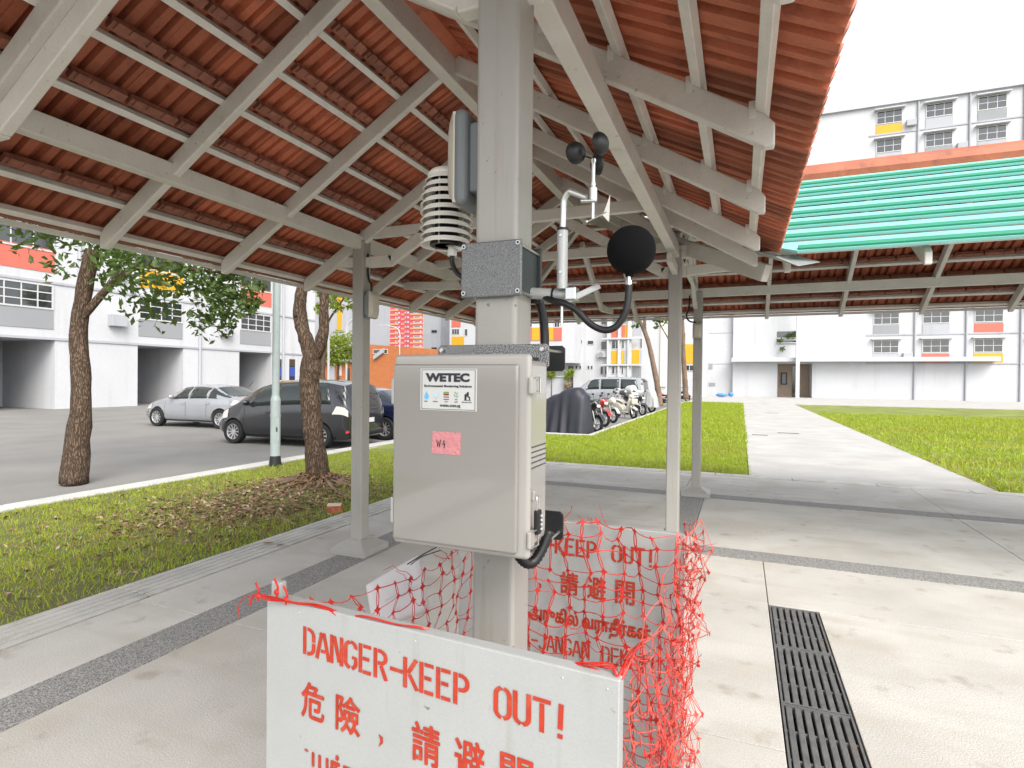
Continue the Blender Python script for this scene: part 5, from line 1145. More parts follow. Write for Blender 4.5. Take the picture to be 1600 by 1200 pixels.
    MB().tube([(-1.75, 0, PROF[kind][4][3] - .02), (-1.95, 0, PROF[kind][4][3] + .16)], .008, 6).build('aerial', M['black'], t)
    t.location = loc; t.rotation_euler = (0, 0, rz); return t
GZ = -.12
# dark grey people carrier beyond the lawn, rear towards the walkway
fwp = at(360, 693, z=GZ); rwp = at(508, 702, z=GZ)
ang = math.atan2(fwp.y - rwp.y, fwp.x - rwp.x); mid = (fwp + rwp) / 2
off = Vector((-math.sin(ang), math.cos(ang), 0)) * (.84)
if off.y < 0: off = -off
make_car('parked_car', 'mpv', 'car_grey', (mid.x + off.x - .02, mid.y + off.y, GZ), ang, 'dark grey people carrier parked beyond the lawn behind the forked tree')
bw_ = at(600, 688, z=GZ)
make_car('parked_car', 'sedan', 'car_blue', (bw_.x - 1.38, bw_.y + .86, GZ), math.pi, 'navy blue car half hidden between left post and equipment box')
make_car('parked_car', 'sedan', 'car_silver', (-17.2, 14.2, GZ), math.pi * 1.02, 'silver grey car seen past the bonnet of the dark people carrier')
make_car('parked_car', 'sedan', 'car_white', (-13.5, 24.0, GZ), math.pi, 'white car far off just right of the left post')
make_car('parked_car', 'sedan', 'car_grey', (-14.5, 29.0, GZ), math.pi, 'dark car far off behind the white car')
v0 = at(945, 618, y=36.)
make_car('parked_van', 'van', 'car_silver', (v0.x + .1, 36.9, GZ), math.pi * .985, 'silver van behind the parked motorcycles')

# ------------------------------------------------------------------ motorcycles (local x forward, origin on the ground between the wheels)
def ring(mb, c, r, rt, n=24, m=8):
    """torus about the y axis"""
    b = len(mb.v)
    for i in range(n):
        t = 2 * math.pi * i / n
        for k in range(m):
            q = 2 * math.pi * k / m; R = r + rt * math.cos(q); mb.v.append((c[0] + R * math.cos(t), c[1] + rt * math.sin(q) * 1.1, c[2] + R * math.sin(t)))
    for i in range(n):
        for k in range(m): mb.f.append((b + i * m + k, b + ((i + 1) % n) * m + k, b + ((i + 1) % n) * m + (k + 1) % m, b + i * m + (k + 1) % m))
    return mb
def bike_wheel(t, x, r, rt, spokes=6, rimcol='rim'):
    w = ring(MB(), (x, 0, r), r - rt, rt).build('wheel', M['rubber'], t, smooth='all'); mb = ring(MB(), (x, 0, r), r - rt * 2.1, .016, 24, 6)
    for k in range(spokes):
        a = 2 * math.pi * k / spokes; mb.beam((x, 0, r), (x + (r - rt * 2) * math.cos(a), 0, r + (r - rt * 2) * math.sin(a)), .03, .022, up=(0, 1, 0))
    mb.tube([(x, -.05, r), (x, .05, r)], .05, 12); mb.build('rim', M[rimcol], w, smooth=True); return w
def loft(sts, n=12):
    """sts: (x, zc, half width, half height) rings"""
    mb = MB()
    for x, z, w, h in sts:
        for k in range(n):
            a = 2 * math.pi * k / n; ca, sa = math.cos(a), math.sin(a); mb.v.append((x, w * math.copysign(abs(ca) ** .7, ca), z + h * math.copysign(abs(sa) ** .7, sa)))
    for i in range(len(sts) - 1):
        for k in range(n): mb.f.append((i * n + k, i * n + (k + 1) % n, (i + 1) * n + (k + 1) % n, (i + 1) * n + k))
    mb.f.append(tuple(range(n))[::-1]); mb.f.append(tuple((len(sts) - 1) * n + k for k in range(n))); return mb
def motorcycle(loc, rz, label, colour, topbox=True, lean=.0, mirrors=True):
    t = thing('motorcycle', (0, 0, 0), label, 'motorcycle', 'parked motorcycles')
    bike_wheel(t, .64, .29, .05); bike_wheel(t, -.64, .29, .06)
    for s in (-1, 1): MB().tube([(.64, .075 * s, .29), (.42, .075 * s, .88)], .018, 8).tube([(-.64, .085 * s, .29), (-.1, .085 * s, .36)], .02, 8).tube([(-.5, .1 * s, .34), (-.42, .1 * s, .68)], .025, 8).build('fork_leg', M['alu_grey'], t, smooth=True)
    loft([(-.25, .38, .1, .1), (-.1, .36, .14, .16), (.12, .38, .13, .16), (.28, .42, .08, .1)]).build('engine', M['darkplate'], t, smooth=True)
    loft([(-.15, .72, .06, .05), (-.02, .76, .13, .10), (.2, .80, .15, .12), (.4, .80, .10, .09), (.5, .78, .04, .05)]).build('fuel_tank', M[colour], t, smooth=True)
    loft([(-.85, .86, .05, .03), (-.7, .82, .12, .05), (-.4, .76, .14, .05), (-.1, .74, .10, .05), (0, .76, .06, .04)]).build('seat', M['black'], t, smooth=True)
    loft([(-.92, .84, .03, .02), (-.75, .74, .1, .07), (-.45, .66, .12, .09), (-.2, .6, .1, .06)]).build('tail_fairing', M[colour], t, smooth=True)
    loft([(.34, .72, .10, .12), (.5, .86, .16, .14), (.62, .92, .13, .12), (.72, .86, .05, .06)]).build('front_fairing', M[colour], t, smooth=True)
    MB().sphere((.70, 0, .87), .075, 12, 8, (.5, 1.1, .8)).build('headlamp', M['lens'], t, smooth=True)
    mb = MB()
    for i in range(9):
        a = .35 + i * .25; mb.v += [(.64 + .36 * math.cos(a), -.075, .29 + .36 * math.sin(a)), (.64 + .36 * math.cos(a), .075, .29 + .36 * math.sin(a)), (.64 + .345 * math.cos(a), .075, .29 + .345 * math.sin(a)), (.64 + .345 * math.cos(a), -.075, .29 + .345 * math.sin(a))]
    for i in range(8):
        for k in range(4): mb.f.append((i * 4 + k, i * 4 + (k + 1) % 4, i * 4 + 4 + (k + 1) % 4, i * 4 + 4 + k))
    mb.build('front_mudguard', M[colour], t, smooth=True)
    MB().tube([(.30, -.36, .98), (.38, -.2, 1.0), (.42, 0, .97), (.38, .2, 1.0), (.30, .36, .98)], .016, 8).build('handlebar', M['black'], t, smooth=True)
    for s in (-1, 1):
        MB().tube([(.34, .28 * s, 1.0), (.36, .34 * s, 1.18)], .008, 6).sphere((.36, .36 * s, 1.21), .06, 10, 6, (.35, 1.1, .7)).build('mirror', M['black'], t, smooth=True)
    MB().tube([(.1, -.12, .28), (-.2, -.15, .26), (-.55, -.16, .36), (-.85, -.16, .44)], [.02, .025, .045, .045], 10).build('exhaust', M['chrome'], t, smooth=True)
    MB().box(-.97, -.90, -.05, .05, .76, .82).build('tail_lamp', M['lens_red'], t, bevel=.01); MB().box(-.98, -.97, -.09, .09, .55, .68).build('number_plate', M['paper'], t)
    for s in (-1, 1): MB().sphere((-.86, .16 * s, .74), .035, 8, 6).build('indicator', M['yellow'], t, smooth=True)
    if topbox:
        loft([(-1.12, 1.10, .12, .10), (-1.05, 1.10, .2, .15), (-.8, 1.10, .23, .17), (-.58, 1.08, .2, .15), (-.52, 1.06, .14, .1)]).build('top_box', M['topbox'], t, smooth=True)
        MB().box(-1.12, -.52, -.232, .232, 1.05, 1.07).build('top_box_band', M['black'], t, bevel=.004); MB().box(-1.0, -.5, -.1, .1, .86, .92).build('luggage_rack', M['black'], t)
    t.location = loc; t.rotation_euler = (lean, 0, rz); return t
M['topbox'] = mat('dark_top_box', (.07, .075, .085), .35, 0, coat=.2); M['moto_red'] = paint('red_motorcycle_paint', (.35, .015, .015)); M['moto_black'] = paint('black_motorcycle_paint', (.02, .02, .022)); M['moto_cream'] = paint('cream_scooter_paint', (.42, .39, .325), .3, 0)
M['cover_dark'] = mat('dark_grey_cover_cloth', (.018, .018, .028), .55, 0, var=.2, vscale=3, bump=.2, bscale=20); M['cover_pale'] = mat('silver_grey_cover_cloth', (.33, .33, .33), .5, 0, var=.15, vscale=3, bump=.2, bscale=20)
def gp(u, v): return at(u, v, z=GZ)
RZ = R_(-38)
def by_front(u, v, rz, wb=.64):
    p = gp(u, v); return (p.x - wb * math.cos(rz), p.y - wb * math.sin(rz), GZ)
motorcycle(by_front(933, 676, RZ), RZ, 'dark motorcycle with grey top box next to the dark covered one', 'moto_black', True)
motorcycle(by_front(945, 667, RZ - .05), RZ - .05, 'red and black motorcycle standing behind the top box', 'moto_red', True)
motorcycle(by_front(958, 661, RZ), RZ, 'pale motorcycle just left of the cream scooter', 'moto_cream', False)
motorcycle(by_front(1004, 650, RZ - .1), RZ - .1, 'black motorcycle with top box between scooter and silver cover', 'moto_black', True)
motorcycle(by_front(1022, 634, R_(-200)), R_(-200), 'red motorcycle with a black box beside the leaning tree', 'moto_red', True)
motorcycle(by_front(1074, 628, RZ), RZ, 'black motorcycle between leaning tree and the far post', 'moto_black', False)
def scooter(loc, rz, label):
    t = thing('motor_scooter', (0, 0, 0), label, 'scooter', 'parked motorcycles')
    bike_wheel(t, .62, .24, .055, 5); bike_wheel(t, -.58, .24, .06, 5)
    loft([(-.92, .72, .04, .04), (-.85, .66, .14, .12), (-.6, .60, .19, .2), (-.3, .52, .19, .2), (-.1, .42, .15, .14), (.0, .34, .14, .08)]).build('rear_body', M['moto_cream'], t, smooth=True)
    loft([(-.9, .82, .06, .03), (-.7, .83, .14, .05), (-.3, .80, .15, .05), (-.12, .74, .1, .04)]).build('seat', M['moto_cream'], t, smooth=True)
    MB().box(-.1, .36, -.16, .16, .26, .32).build('foot_board', M['moto_cream'], t, bevel=.02)
    loft([(.28, .42, .16, .14), (.36, .6, .19, .24), (.44, .78, .17, .2), (.5, .9, .1, .1)]).build('leg_shield', M['moto_cream'], t, smooth=True)
    loft([(.34, 1.0, .10, .07), (.44, 1.02, .14, .09), (.54, 1.0, .1, .07), (.58, .98, .05, .04)]).build('handlebar_cowl', M['moto_cream'], t, smooth=True)
    MB().sphere((.57, 0, .99), .06, 10, 8, (.5, 1, 1)).build('headlamp', M['lens'], t, smooth=True); MB().tube([(.40, -.36, 1.03), (.44, 0, 1.03), (.40, .36, 1.03)], .016, 8).build('handlebar', M['black'], t, smooth=True)
    for s in (-1, 1): MB().tube([(.42, .24 * s, 1.04), (.44, .30 * s, 1.2)], .008, 6).sphere((.44, .32 * s, 1.23), .06, 10, 6, (.3, 1, .8)).build('mirror', M['alu'], t, smooth=True); MB().tube([(.62, .08 * s, .24), (.50, .08 * s, .66)], .02, 8).build('fork_leg', M['alu'], t, smooth=True)
    loft([(.36, .38, .06, .05), (.5, .48, .1, .06), (.66, .5, .11, .05), (.82, .44, .08, .04)]).build('front_mudguard', M['alu_grey'], t, smooth=True)
    loft([(-.62, .24, .07, .08), (-.4, .28, .09, .09), (-.1, .27, .08, .07)]).build('engine', M['alu'], t, smooth=True); MB().tube([(-.1, -.14, .2), (-.4, -.16, .22), (-.8, -.17, .3)], [.03, .05, .05], 10).build('exhaust', M['alu_grey'], t, smooth=True)
    MB().box(.60, .72, -.17, .17, .66, .92).build('front_carrier_bag', M['moto_cream'], t, bevel=.05); MB().tube([(-.2, .12, .24), (-.28, .2, .02)], .012, 6).build('side_stand', M['black'], t)
    t.location = loc; t.rotation_euler = (0, 0, rz); return t
scooter(by_front(990, 655, R_(-42), .62), R_(-42), 'cream motor scooter in the middle of the motorcycle row')
def cover(loc, rz, label, L, W, H, m, seed, flare=.12, ph=3.0, prof=None):
    """sheet draped over a motorcycle: ridge line with falling, folded sides"""
    mb = MB(); n, k = 44, 22; r = random.Random(seed); prof = prof or [(0, .62), (.18, .86), (.35, .80), (.55, .84), (.72, .98), (.85, 1.0), (1, .6)]
    def pz(s):
        for (a, b), (c, d) in zip(prof, prof[1:]):
            if s <= c: q = (s - a) / (c - a); q = q * q * (3 - 2 * q); return b + (d - b) * q
        return prof[-1][1]
    for i in range(n + 1):
        s = i / n; x = (s - .5) * L; top = H * pz(s); endw = math.sin(math.pi * min(1, max(0, .06 + s * .88))) ** .35
        for j in range(k + 1):
            q = -1 + 2 * j / k; a = abs(q); c = min(1, a / .28); fall = max(0, (a - .22) / .78)
            fold = .045 * fall * math.sin(s * 31 + seed + 2.2 * math.sin(s * 9)) + .03 * fall * math.sin(s * 57 + 1.3 * seed)
            y = math.copysign((W * .32 * c * endw + W * (.10 + flare) * fall * endw + fold), q) if a > 1e-6 else 0; z = top * (1 - .04 * c) * (1 - fall ** 1.05) + .03 * fall
            xx = x * (1 + .05 * fall) + .03 * fall * math.sin(s * 23 + q * 3); mb.v.append((xx, y, max(z, .03)))
    for i in range(n):
        for j in range(k): a = i * (k + 1) + j; mb.f.append((a, a + 1, a + k + 2, a + k + 1))
    for i in (0, n): mb.f.append(tuple(i * (k + 1) + j for j in range(k + 1)))
    o = mb.build('motorcycle_cover', m, smooth='all'); tag(o, label, 'motorcycle cover', 'covered motorcycles'); o.location = loc; o.rotation_euler = (0, 0, rz); return o
cover((-5.62, 17.35, GZ), R_(-20), 'dark grey cloth cover draped over a motorcycle beside the equipment box', 2.6, 1.0, 1.5, M['cover_dark'], 2, .16, prof=[(0, .45), (.2, .62), (.4, .72), (.6, .86), (.78, .99), (.9, 1.0), (1, .86)])
p = Vector(by_front(1018, 645, RZ)); t = cover((p.x, p.y, GZ + .28), RZ, 'silver grey cloth cover over the motorcycle at the end of the row', 1.9, .8, 1.0, M['cover_pale'], 5, .10)
t = thing('motorcycle', (0, 0, 0), 'wheels and underside of the motorcycle under the silver grey cover', 'motorcycle', 'parked motorcycles')
bike_wheel(t, .66, .29, .055); bike_wheel(t, -.64, .29, .06); loft([(-.5, .36, .1, .12), (-.1, .36, .15, .16), (.25, .4, .1, .12)]).build('engine', M['black'], t, smooth=True); t.location = p; t.rotation_euler = (0, 0, RZ)
p = Vector(by_front(985, 650, RZ)); cover((p.x - .3, p.y + 2.3, GZ + .25), RZ, 'white cloth cover with dark patches behind the cream scooter', 1.9, .8, 1.25, M['cover_white'], 9, .1)

# ------------------------------------------------------------------ buildings
class Face:
    def __init__(s, ax, c): s.ax = ax; s.c = c
    def box(s, mb, s0, s1, z0, z1, d0, d1):
        s0, s1 = min(s0, s1), max(s0, s1)
        if s.ax == 'x': mb.box(s.c + d0, s.c + d1, s0, s1, z0, z1)
        else: mb.box(s0, s1, s.c - d1, s.c - d0, z0, z1)
        return mb
    def rect(s, u0, v0, u1, v1):
        a = at(u0, v0, **{s.ax: s.c}); b = at(u1, v0, **{s.ax: s.c}); lo = at(u0, v1, **{s.ax: s.c}); k = 1 if s.ax == 'x' else 0
        return a[k], b[k], lo.z, a.z
def window(f, parent, s0, s1, z0, z1, nm=2, nh=0, fr='frame', name='window', fw=.07):
    s0, s1 = min(s0, s1), max(s0, s1); mb = MB()
    f.box(mb, s0, s1, z0, z0 + fw, -.02, .06); f.box(mb, s0, s1, z1 - fw, z1, -.02, .06); f.box(mb, s0, s0 + fw, z0 + fw, z1 - fw, -.02, .06); f.box(mb, s1 - fw, s1, z0 + fw, z1 - fw, -.02, .06)
    for i in range(1, nm): x = s0 + (s1 - s0) * i / nm; f.box(mb, x - .025, x + .025, z0 + fw, z1 - fw, -.02, .05)
    for i in range(1, nh + 1): z = z0 + (z1 - z0) * i / (nh + 1); f.box(mb, s0 + fw, s1 - fw, z - .025, z + .025, -.02, .045)
    w = mb.build(name, M[fr], parent); f.box(MB(), s0 + fw * .5, s1 - fw * .5, z0 + fw * .5, z1 - fw * .5, .004, .018).build('pane', M['darkglass'], w); return w
def wbox(f, parent, name, m, s0, s1, z0, z1, d0=-.02, d1=.03, bevel=0): return f.box(MB(), s0, s1, z0, z1, d0, d1).build(name, M[m], parent, bevel=bevel)

# white block with coral panels at the left
f = Face('x', -32.0)
b = thing('apartment_block', (-36, 24, -.12), 'white apartment block with coral and grey window panels at the left', 'building')
Y0, Y1 = 2.0, at(492, 500, x=-32).y
o0, o1, oz, ot = f.rect(374, 549, 424, 615)
pitch = o1 - o0 + 4.2
mb = MB(); mb.box(-44, -32, o1, Y1, -.12, ot); mb.box(-44, -32, Y0 - 6, Y1, ot, 19); mb.box(-44, -36.5, Y0 - 6, o1, -.12, ot)
for k in range(4): mb.box(-36.5, -32, max(Y0 - 6, o0 - k * pitch - 4.2) if k < 3 else Y0 - 6, o0 - k * pitch, -.12, ot)
mb.build('wall', M['white'], b)
for q in (.25, .5, .66): y = o0 + (o1 - o0) * q; MB().box(-35.5, -34.6, y - .18, y + .18, -.12, ot - .003).build('void_deck_column', M['offwhite'], b)
MB().box(-36.49, -32.4, o0 + .003, o0 + .25, -.12, ot - .004).build('void_deck_wall', M['greywall'], b)
wz = [f.rect(376, 423, 424, 450), f.rect(375, 487, 423, 515)]; pz_ = [f.rect(376, 447, 424, 473), f.rect(375, 513, 423, 537)]
pitch = o1 - o0 + 4.2
for k in range(0, 4):
    dy = -k * pitch
    for j in range(4):
        (s0, s1, z0, z1) = wz[1] if j == 0 else wz[0]; (p0, p1, q0, q1) = pz_[1] if j == 0 else pz_[0]; dz = 0 if j < 2 else 2.8 * (j - 1)
        if k == 0 and j > 2: continue
        window(f, b, s0 + dy, s1 + dy, z0 + dz, z1 + dz, 4 if j == 0 else 3, 2 if j == 0 else 0)
        wbox(f, b, 'spandrel_panel', 'greywall' if j == 0 else ('coral' if (j + k) % 2 else 'yellow'), p0 + dy, p1 + dy, q0 + dz, q1 + dz)
    if k: MB().box(-35.5, -34.6, (o0 + o1) / 2 + dy - .2, (o0 + o1) / 2 + dy + .2, -.12, ot - .003).build('void_deck_column', M['offwhite'], b)
for j in range(5): wbox(f, b, 'storey_band', 'offwhite', Y0, Y1, 3.35 + j * 2.8, 3.47 + j * 2.8, -.02, .06)
for k in range(4): MB().tube([(-31.92, o1 + 1.1 - k * pitch, -.12), (-31.92, o1 + 1.1 - k * pitch, 19)], .08, 8).build('downpipe', M['offwhite'], b)
for k in range(4):
    for j in range(3): yy = o0 - 1.2 - k * pitch; zz = 4.3 + j * 2.8; wbox(f, b, 'air_conditioner', 'offwhite', yy - .45, yy + .4, zz, zz + .65, .0, .4, .03)
for (u0, u1) in ((435, 440), (452, 461)):
    s0, s1, z0, z1 = f.rect(u0, 561, u1, 594); w = wbox(f, b, 'deck_opening', 'darkglass', s0, s1, z0, z1, -.02, .01); wbox(f, b, 'blue_banner', 'blue_banner' if 'blue_banner' in M else 'car_blue', s0 + .05, s1 - .05, z0 + .3, z0 + 1.0, .012, .02)
# grey block with a yellow stripe
f = Face('y', 78.0); b = thing('striped_block', (-44, 84, -.12), 'pale lilac-grey block with one tall yellow stripe behind the slim tree', 'building')
s0, s1, _, _ = f.rect(484, 430, 546, 560); MB().box(s0, s1, 78, 90, -.12, 30).build('wall', M['offwhite'], b)
s0, s1, z0, z1 = f.rect(528, 400, 535, 516); wbox(f, b, 'yellow_stripe', 'yellow', s0, s1, z0, 29, -.02, .1)
# orange brick building
f = Face('y', 62.0); b = thing('orange_building', (-22, 66, -.12), 'low orange brick building with a grey sloping roof edge', 'building')
s0, s1, z0, z1 = f.rect(497, 566, 548, 604); MB().box(s0, s1, 62, 70, -.12, z1).build('wall', M['orange'], b)
MB().box(s0 - .3, s1 + .3, 61.2, 70.2, z1 + .004, z1 + .6).build('flat_roof', M['greywall'], b)
a0 = at(583, 537, y=62); a1 = at(618, 541, y=62); a2 = at(690, 552, y=62)
MB().prism([(a0.x - 2, -.12), (a2.x + 6, -.12), (a2.x + 6, a2.z), (a1.x, a1.z), (a0.x - 2, a0.z)], (0, 62, 0), (1, 0, 0), (0, 0, 1), (0, 8, 0)).build('wall', M['orange'], b)
s0, s1, z0, z1 = f.rect(583, 546, 606, 553); window(f, b, s0, s1, z0, z1, 2, 0)
s0, s1, z0, z1 = f.rect(514, 572, 523, 594); wbox(f, b, 'door', 'offwhite', s0, s1, z0, z1, -.02, .05); s0, s1, z0, z1 = f.rect(527, 571, 534, 587); wbox(f, b, 'notice_panel', 'white', s0, s1, z0, z1, -.02, .05); s0, s1, z0, z1 = f.rect(540, 575, 547, 598); wbox(f, b, 'dark_doorway', 'darkglass', s0, s1, z0, z1, -.02, .02)
p = a0; MB().prism([(0, 0), (14.5 / 900 * 1.5 * 62, .9), (14.5 / 900 * 1.5 * 62, 1.5), (0, .5)], (at(583, 562, y=61.6).x, 61.6, at(583, 562, y=61.6).z), (1, 0, 0), (0, 0, 1), (0, .4, 0)).build('roof_edge', M['offwhite'], b)
# far rose and peach tower
f = Face('y', 290.0); b = thing('rose_tower', (-70, 300, -.12), 'far rose-red and peach banded apartment tower', 'building')
s0, s1, _, _ = f.rect(603, 460, 662, 560); MB().box(s0, s1, 290, 305, -.12, 78).build('wall', M['pink'], b)
e0, e1, _, _ = f.rect(592, 460, 603, 560); MB().box(e0, s0, 293, 305, -.12, 78).build('side_wall', M['white'], b)
mb = MB(); mw = MB(); md = MB(); n = 26
for k in range(n):
    z = 2.6 + k * 2.85
    f.box(mb, s0 - .1, s0 + (s1 - s0) * .34, z, z + .95, -.1, .25); f.box(mb, s0 + (s1 - s0) * .42, s0 + (s1 - s0) * .50, z, z + .95, -.1, .25); f.box(mb, s0 + (s1 - s0) * .66, s1 + .1, z, z + .95, -.1, .25)
    for q0, q1 in ((.27, .38), (.52, .62), (.75, .95)):
        f.box(mw, s0 + (s1 - s0) * q0, s0 + (s1 - s0) * q1, z + 1.0, z + 1.9, -.1, .3); f.box(md, s0 + (s1 - s0) * (q0 + .02), s0 + (s1 - s0) * (q1 - .03), z + 1.25, z + 1.75, -.1, .34)
    mp = z + 1.0; q = e0 + (s0 - e0) * ((k % 3) / 3); mb.box(q, q + (s0 - e0) * .4, 292.8, 293.1, mp, mp + 1.4)
stuff(mb.build('peach_bands', M['peach'], b)); stuff(mw.build('window_surrounds', M['white'], b)); stuff(md.build('window_panes', M['darkglass'], b))
# white tower with small windows
f = Face('y', 112.0); b = thing('white_tower', (-30, 120, -.12), 'plain white tower with small dark windows left of the post', 'building')
s0, s1, _, _ = f.rect(661, 470, 689, 560); MB().box(s0, s1, 112, 124, -.12, 40).build('wall', M['white'], b)
for v in (462, 490, 518, 545): a0_, a1_, z0, z1 = f.rect(674, v - 2.5, 683, v + 2.5); window(f, b, a0_, a1_, z0, z1, 2, 0, 'greywall', fw=.1)
s0, s1, _, _ = f.rect(689, 470, 760, 560); MB().box(s0, s1, 114, 124, -.12, 40).build('wall', M['offwhite'], b)
f = Face('y', 96.0); b = thing('yellow_panel_block', (-16, 100, -.12), 'white block with coral and yellow panels glimpsed beside the clamp', 'building')
s0, s1, _, _ = f.rect(703, 470, 760, 560); MB().box(s0, s1, 96, 108, -.12, 36).build('wall', M['white'], b)
for j, v in enumerate((489, 518, 547)):
    a0_, a1_, z0, z1 = f.rect(706, v - 4, 718, v + 5); window(f, b, a0_, a1_, z0, z1, 3, 0); a0_, a1_, z0, z1 = f.rect(706, v + 8, 720 if j == 0 else 725, v + 22); wbox(f, b, 'spandrel_panel', 'coral' if j == 0 else 'yellow', a0_, a1_, z0, z1, -.02, .1)
    a0_, a1_, z0, z1 = f.rect(726, v - 4, 731, v + 7); window(f, b, a0_, a1_, z0, z1, 1, 0)

# white block with yellow and coral panels behind the motorcycles
f = Face('y', 62.0); b = thing('panel_block', (0, 68, -.12), 'white block with yellow and coral window panels behind the motorcycles', 'building')
X0_, X1_, _, _ = f.rect(770, 500, 1104, 600); MB().box(X0_, X1_, 62, 74, -.12, 26).build('wall', M['white'], b)
fl = Face('y', 59.0); s0, s1, _, _ = fl.rect(800, 500, 897, 600); zl = at(860, 567, y=59).z; MB().box(s0, s1, 59, 61.99, zl, 26).build('projecting_wing', M['white'], b)
W3 = (lambda *r: window(fl, b, *fl.rect(*r), 2, 0))
for r in ((844, 500, 854, 512), (866, 499, 875, 512), (822, 500, 832, 512)): W3(*r)
for r, m in (((843, 512, 854, 532), 'coral'), ((854, 512, 865, 532), 'yellow'), ((865, 512, 878, 532), 'coral'), ((820, 512, 832, 532), 'coral'), ((832, 512, 843, 532), 'yellow')): wbox(fl, b, 'spandrel_panel', m, *fl.rect(*r), -.02, .08)
for r in ((900, 531, 910, 537.5), (918, 532, 928, 538.5)): window(f, b, *f.rect(*r), 1, 0, fw=.05)
for r in ((899, 571, 903, 577), (904.5, 571, 908.5, 577), (918, 571, 921.5, 577), (923, 571, 926.5, 577)): window(f, b, *f.rect(*r), 1, 0, fw=.04)
f2 = Face('y', 61.4); s0, s1, _, _ = f2.rect(951, 500, 987, 600); z2_ = at(960, 589, y=61.4).z; MB().box(s0, s1, 61.4, 61.98, z2_, 26).build('panel_bay', M['white'], b)
for r in ((939, 497, 951, 508), (939, 533, 950, 547)): window(f, b, *f.rect(*r), 1, 0, fw=.06)
for r in ((938, 572, 943, 585), (945, 572, 950, 585)): window(f, b, *f.rect(*r), 1, 0, fw=.05)
for r in ((957, 496, 968, 505), (971.5, 496, 979, 505), (955.5, 531, 968.5, 545), (971.5, 531, 975.5, 545), (956, 572, 961, 584.5), (962.5, 572, 968, 584.5), (971, 572, 974.5, 584.5)): window(f2, b, *f2.rect(*r), 2 if r[2] - r[0] > 9 else 1, 0, fw=.05)
for r, m in (((955.5, 508, 968.5, 528), 'coral'), ((971.5, 508, 976.5, 527), 'coral'), ((976.7, 508, 984, 527), 'yellow'), ((955.5, 548, 968.5, 568), 'yellow'), ((971.5, 548, 975.5, 568), 'yellow'), ((975.7, 548, 982, 568), 'offwhite')): wbox(f2, b, 'spandrel_panel', m, *f2.rect(*r), -.02, .06)
for u in (953, 970, 985):
    s0, s1, z0, z1 = f2.rect(u - 1.4, 300, u + 1.4, 604); wbox(f2, b, 'pilaster', 'white', s0, s1, -.1, 25.9, -.02, .22)
for v in (487, 528.5, 569): s0, s1, z0, z1 = f2.rect(940, v, 1003, v + 2.4); wbox(f2, b, 'ledge', 'white', s0, s1, z0, z1, -.02, .3)
wbox(f, b, 'recess_panel', 'offwhite', *f.rect(989, 488, 1003, 525), -.02, .02); wbox(f, b, 'spandrel_panel', 'yellow', *f.rect(988.5, 547, 1000, 570), -.02, .3); wbox(f, b, 'recess_panel', 'offwhite', *f.rect(1000, 547, 1003, 570), -.02, .3); wbox(f, b, 'stair_recess', 'greywall', *f.rect(986, 573, 1002, 606), -.02, .02)
window(f, b, *f.rect(1000.5, 529, 1003.5, 544), 1, 0, fw=.03)
wbox(f, b, 'doorway', 'darkglass', *f.rect(888, 572, 896, 607), -.02, .03)
window(f, b, *f.rect(1065, 519, 1072, 537), 1, 0); wbox(f, b, 'spandrel_panel', 'yellow', *f.rect(1064, 538, 1090, 568), -.02, .06); window(f, b, *f.rect(1064, 570, 1084, 580), 3, 0)
wbox(f, b, 'corner_strip', 'cream_wall' if 'cream_wall' in M else 'offwhite', *f.rect(1033, 480, 1042, 604), -.02, .15)
ac = f.rect(935, 550, 949, 558.5); a = wbox(f, b, 'air_conditioner', 'white', *ac, .0, .45, .03); c_ = ((ac[0] + ac[1]) / 2 - .15); MB().lathe([(.0002, 0), (.3, 0), (.3, .03), (.0002, .03)], Matrix.Translation((c_, 62 - .45, (ac[2] + ac[3]) / 2)) @ Matrix.Rotation(math.pi / 2, 4, 'X'), 18).build('fan_grille', M['greywall'], a)
lw = thing('garden_wall', (at(870, 605, y=50).x, 50, -.12), 'low white garden wall with pot plants beyond the covered motorcycle', 'wall')
fw_ = Face('y', 50.0); s0, s1, z0, z1 = fw_.rect(820, 589, 884, 615); MB().box(s0, s1, 50, 50.3, -.12, z1).build('wall_panel', M['white'], lw, bevel=.02); MB().box(s0 - .1, s1 + .1, 49.9, 50.4, z1 + .002, z1 + .12).build('coping', M['white'], lw)
for i, (u, v, rr, lab) in enumerate(((862, 583, .45, 'small green bush showing over the garden wall'), (889, 585, .5, 'yellow-green potted bush beside the dark doorway'), (887, 602, .3, 'small orange-flowered pot plant at the end of the garden wall'))):
    c = at(u, v, y=49.5); pl = thing('bush', (c.x, c.y, -.12), lab, 'bush', 'bushes by the garden wall'); MB().tube([(c.x, c.y, -.12), (c.x, c.y, c.z)], .06, 6).build('stem', M['bark2'], pl)
    crown_mesh([(c, rr), (c + Vector((.2, 0, .3)), rr * .6), (c + Vector((-.2, 0, -.3)), rr * .7)], 260, .09, .18, 60 + i).build('foliage', M['leaf_y'] if i != 2 else M['litter_pale'], pl, raw=True)

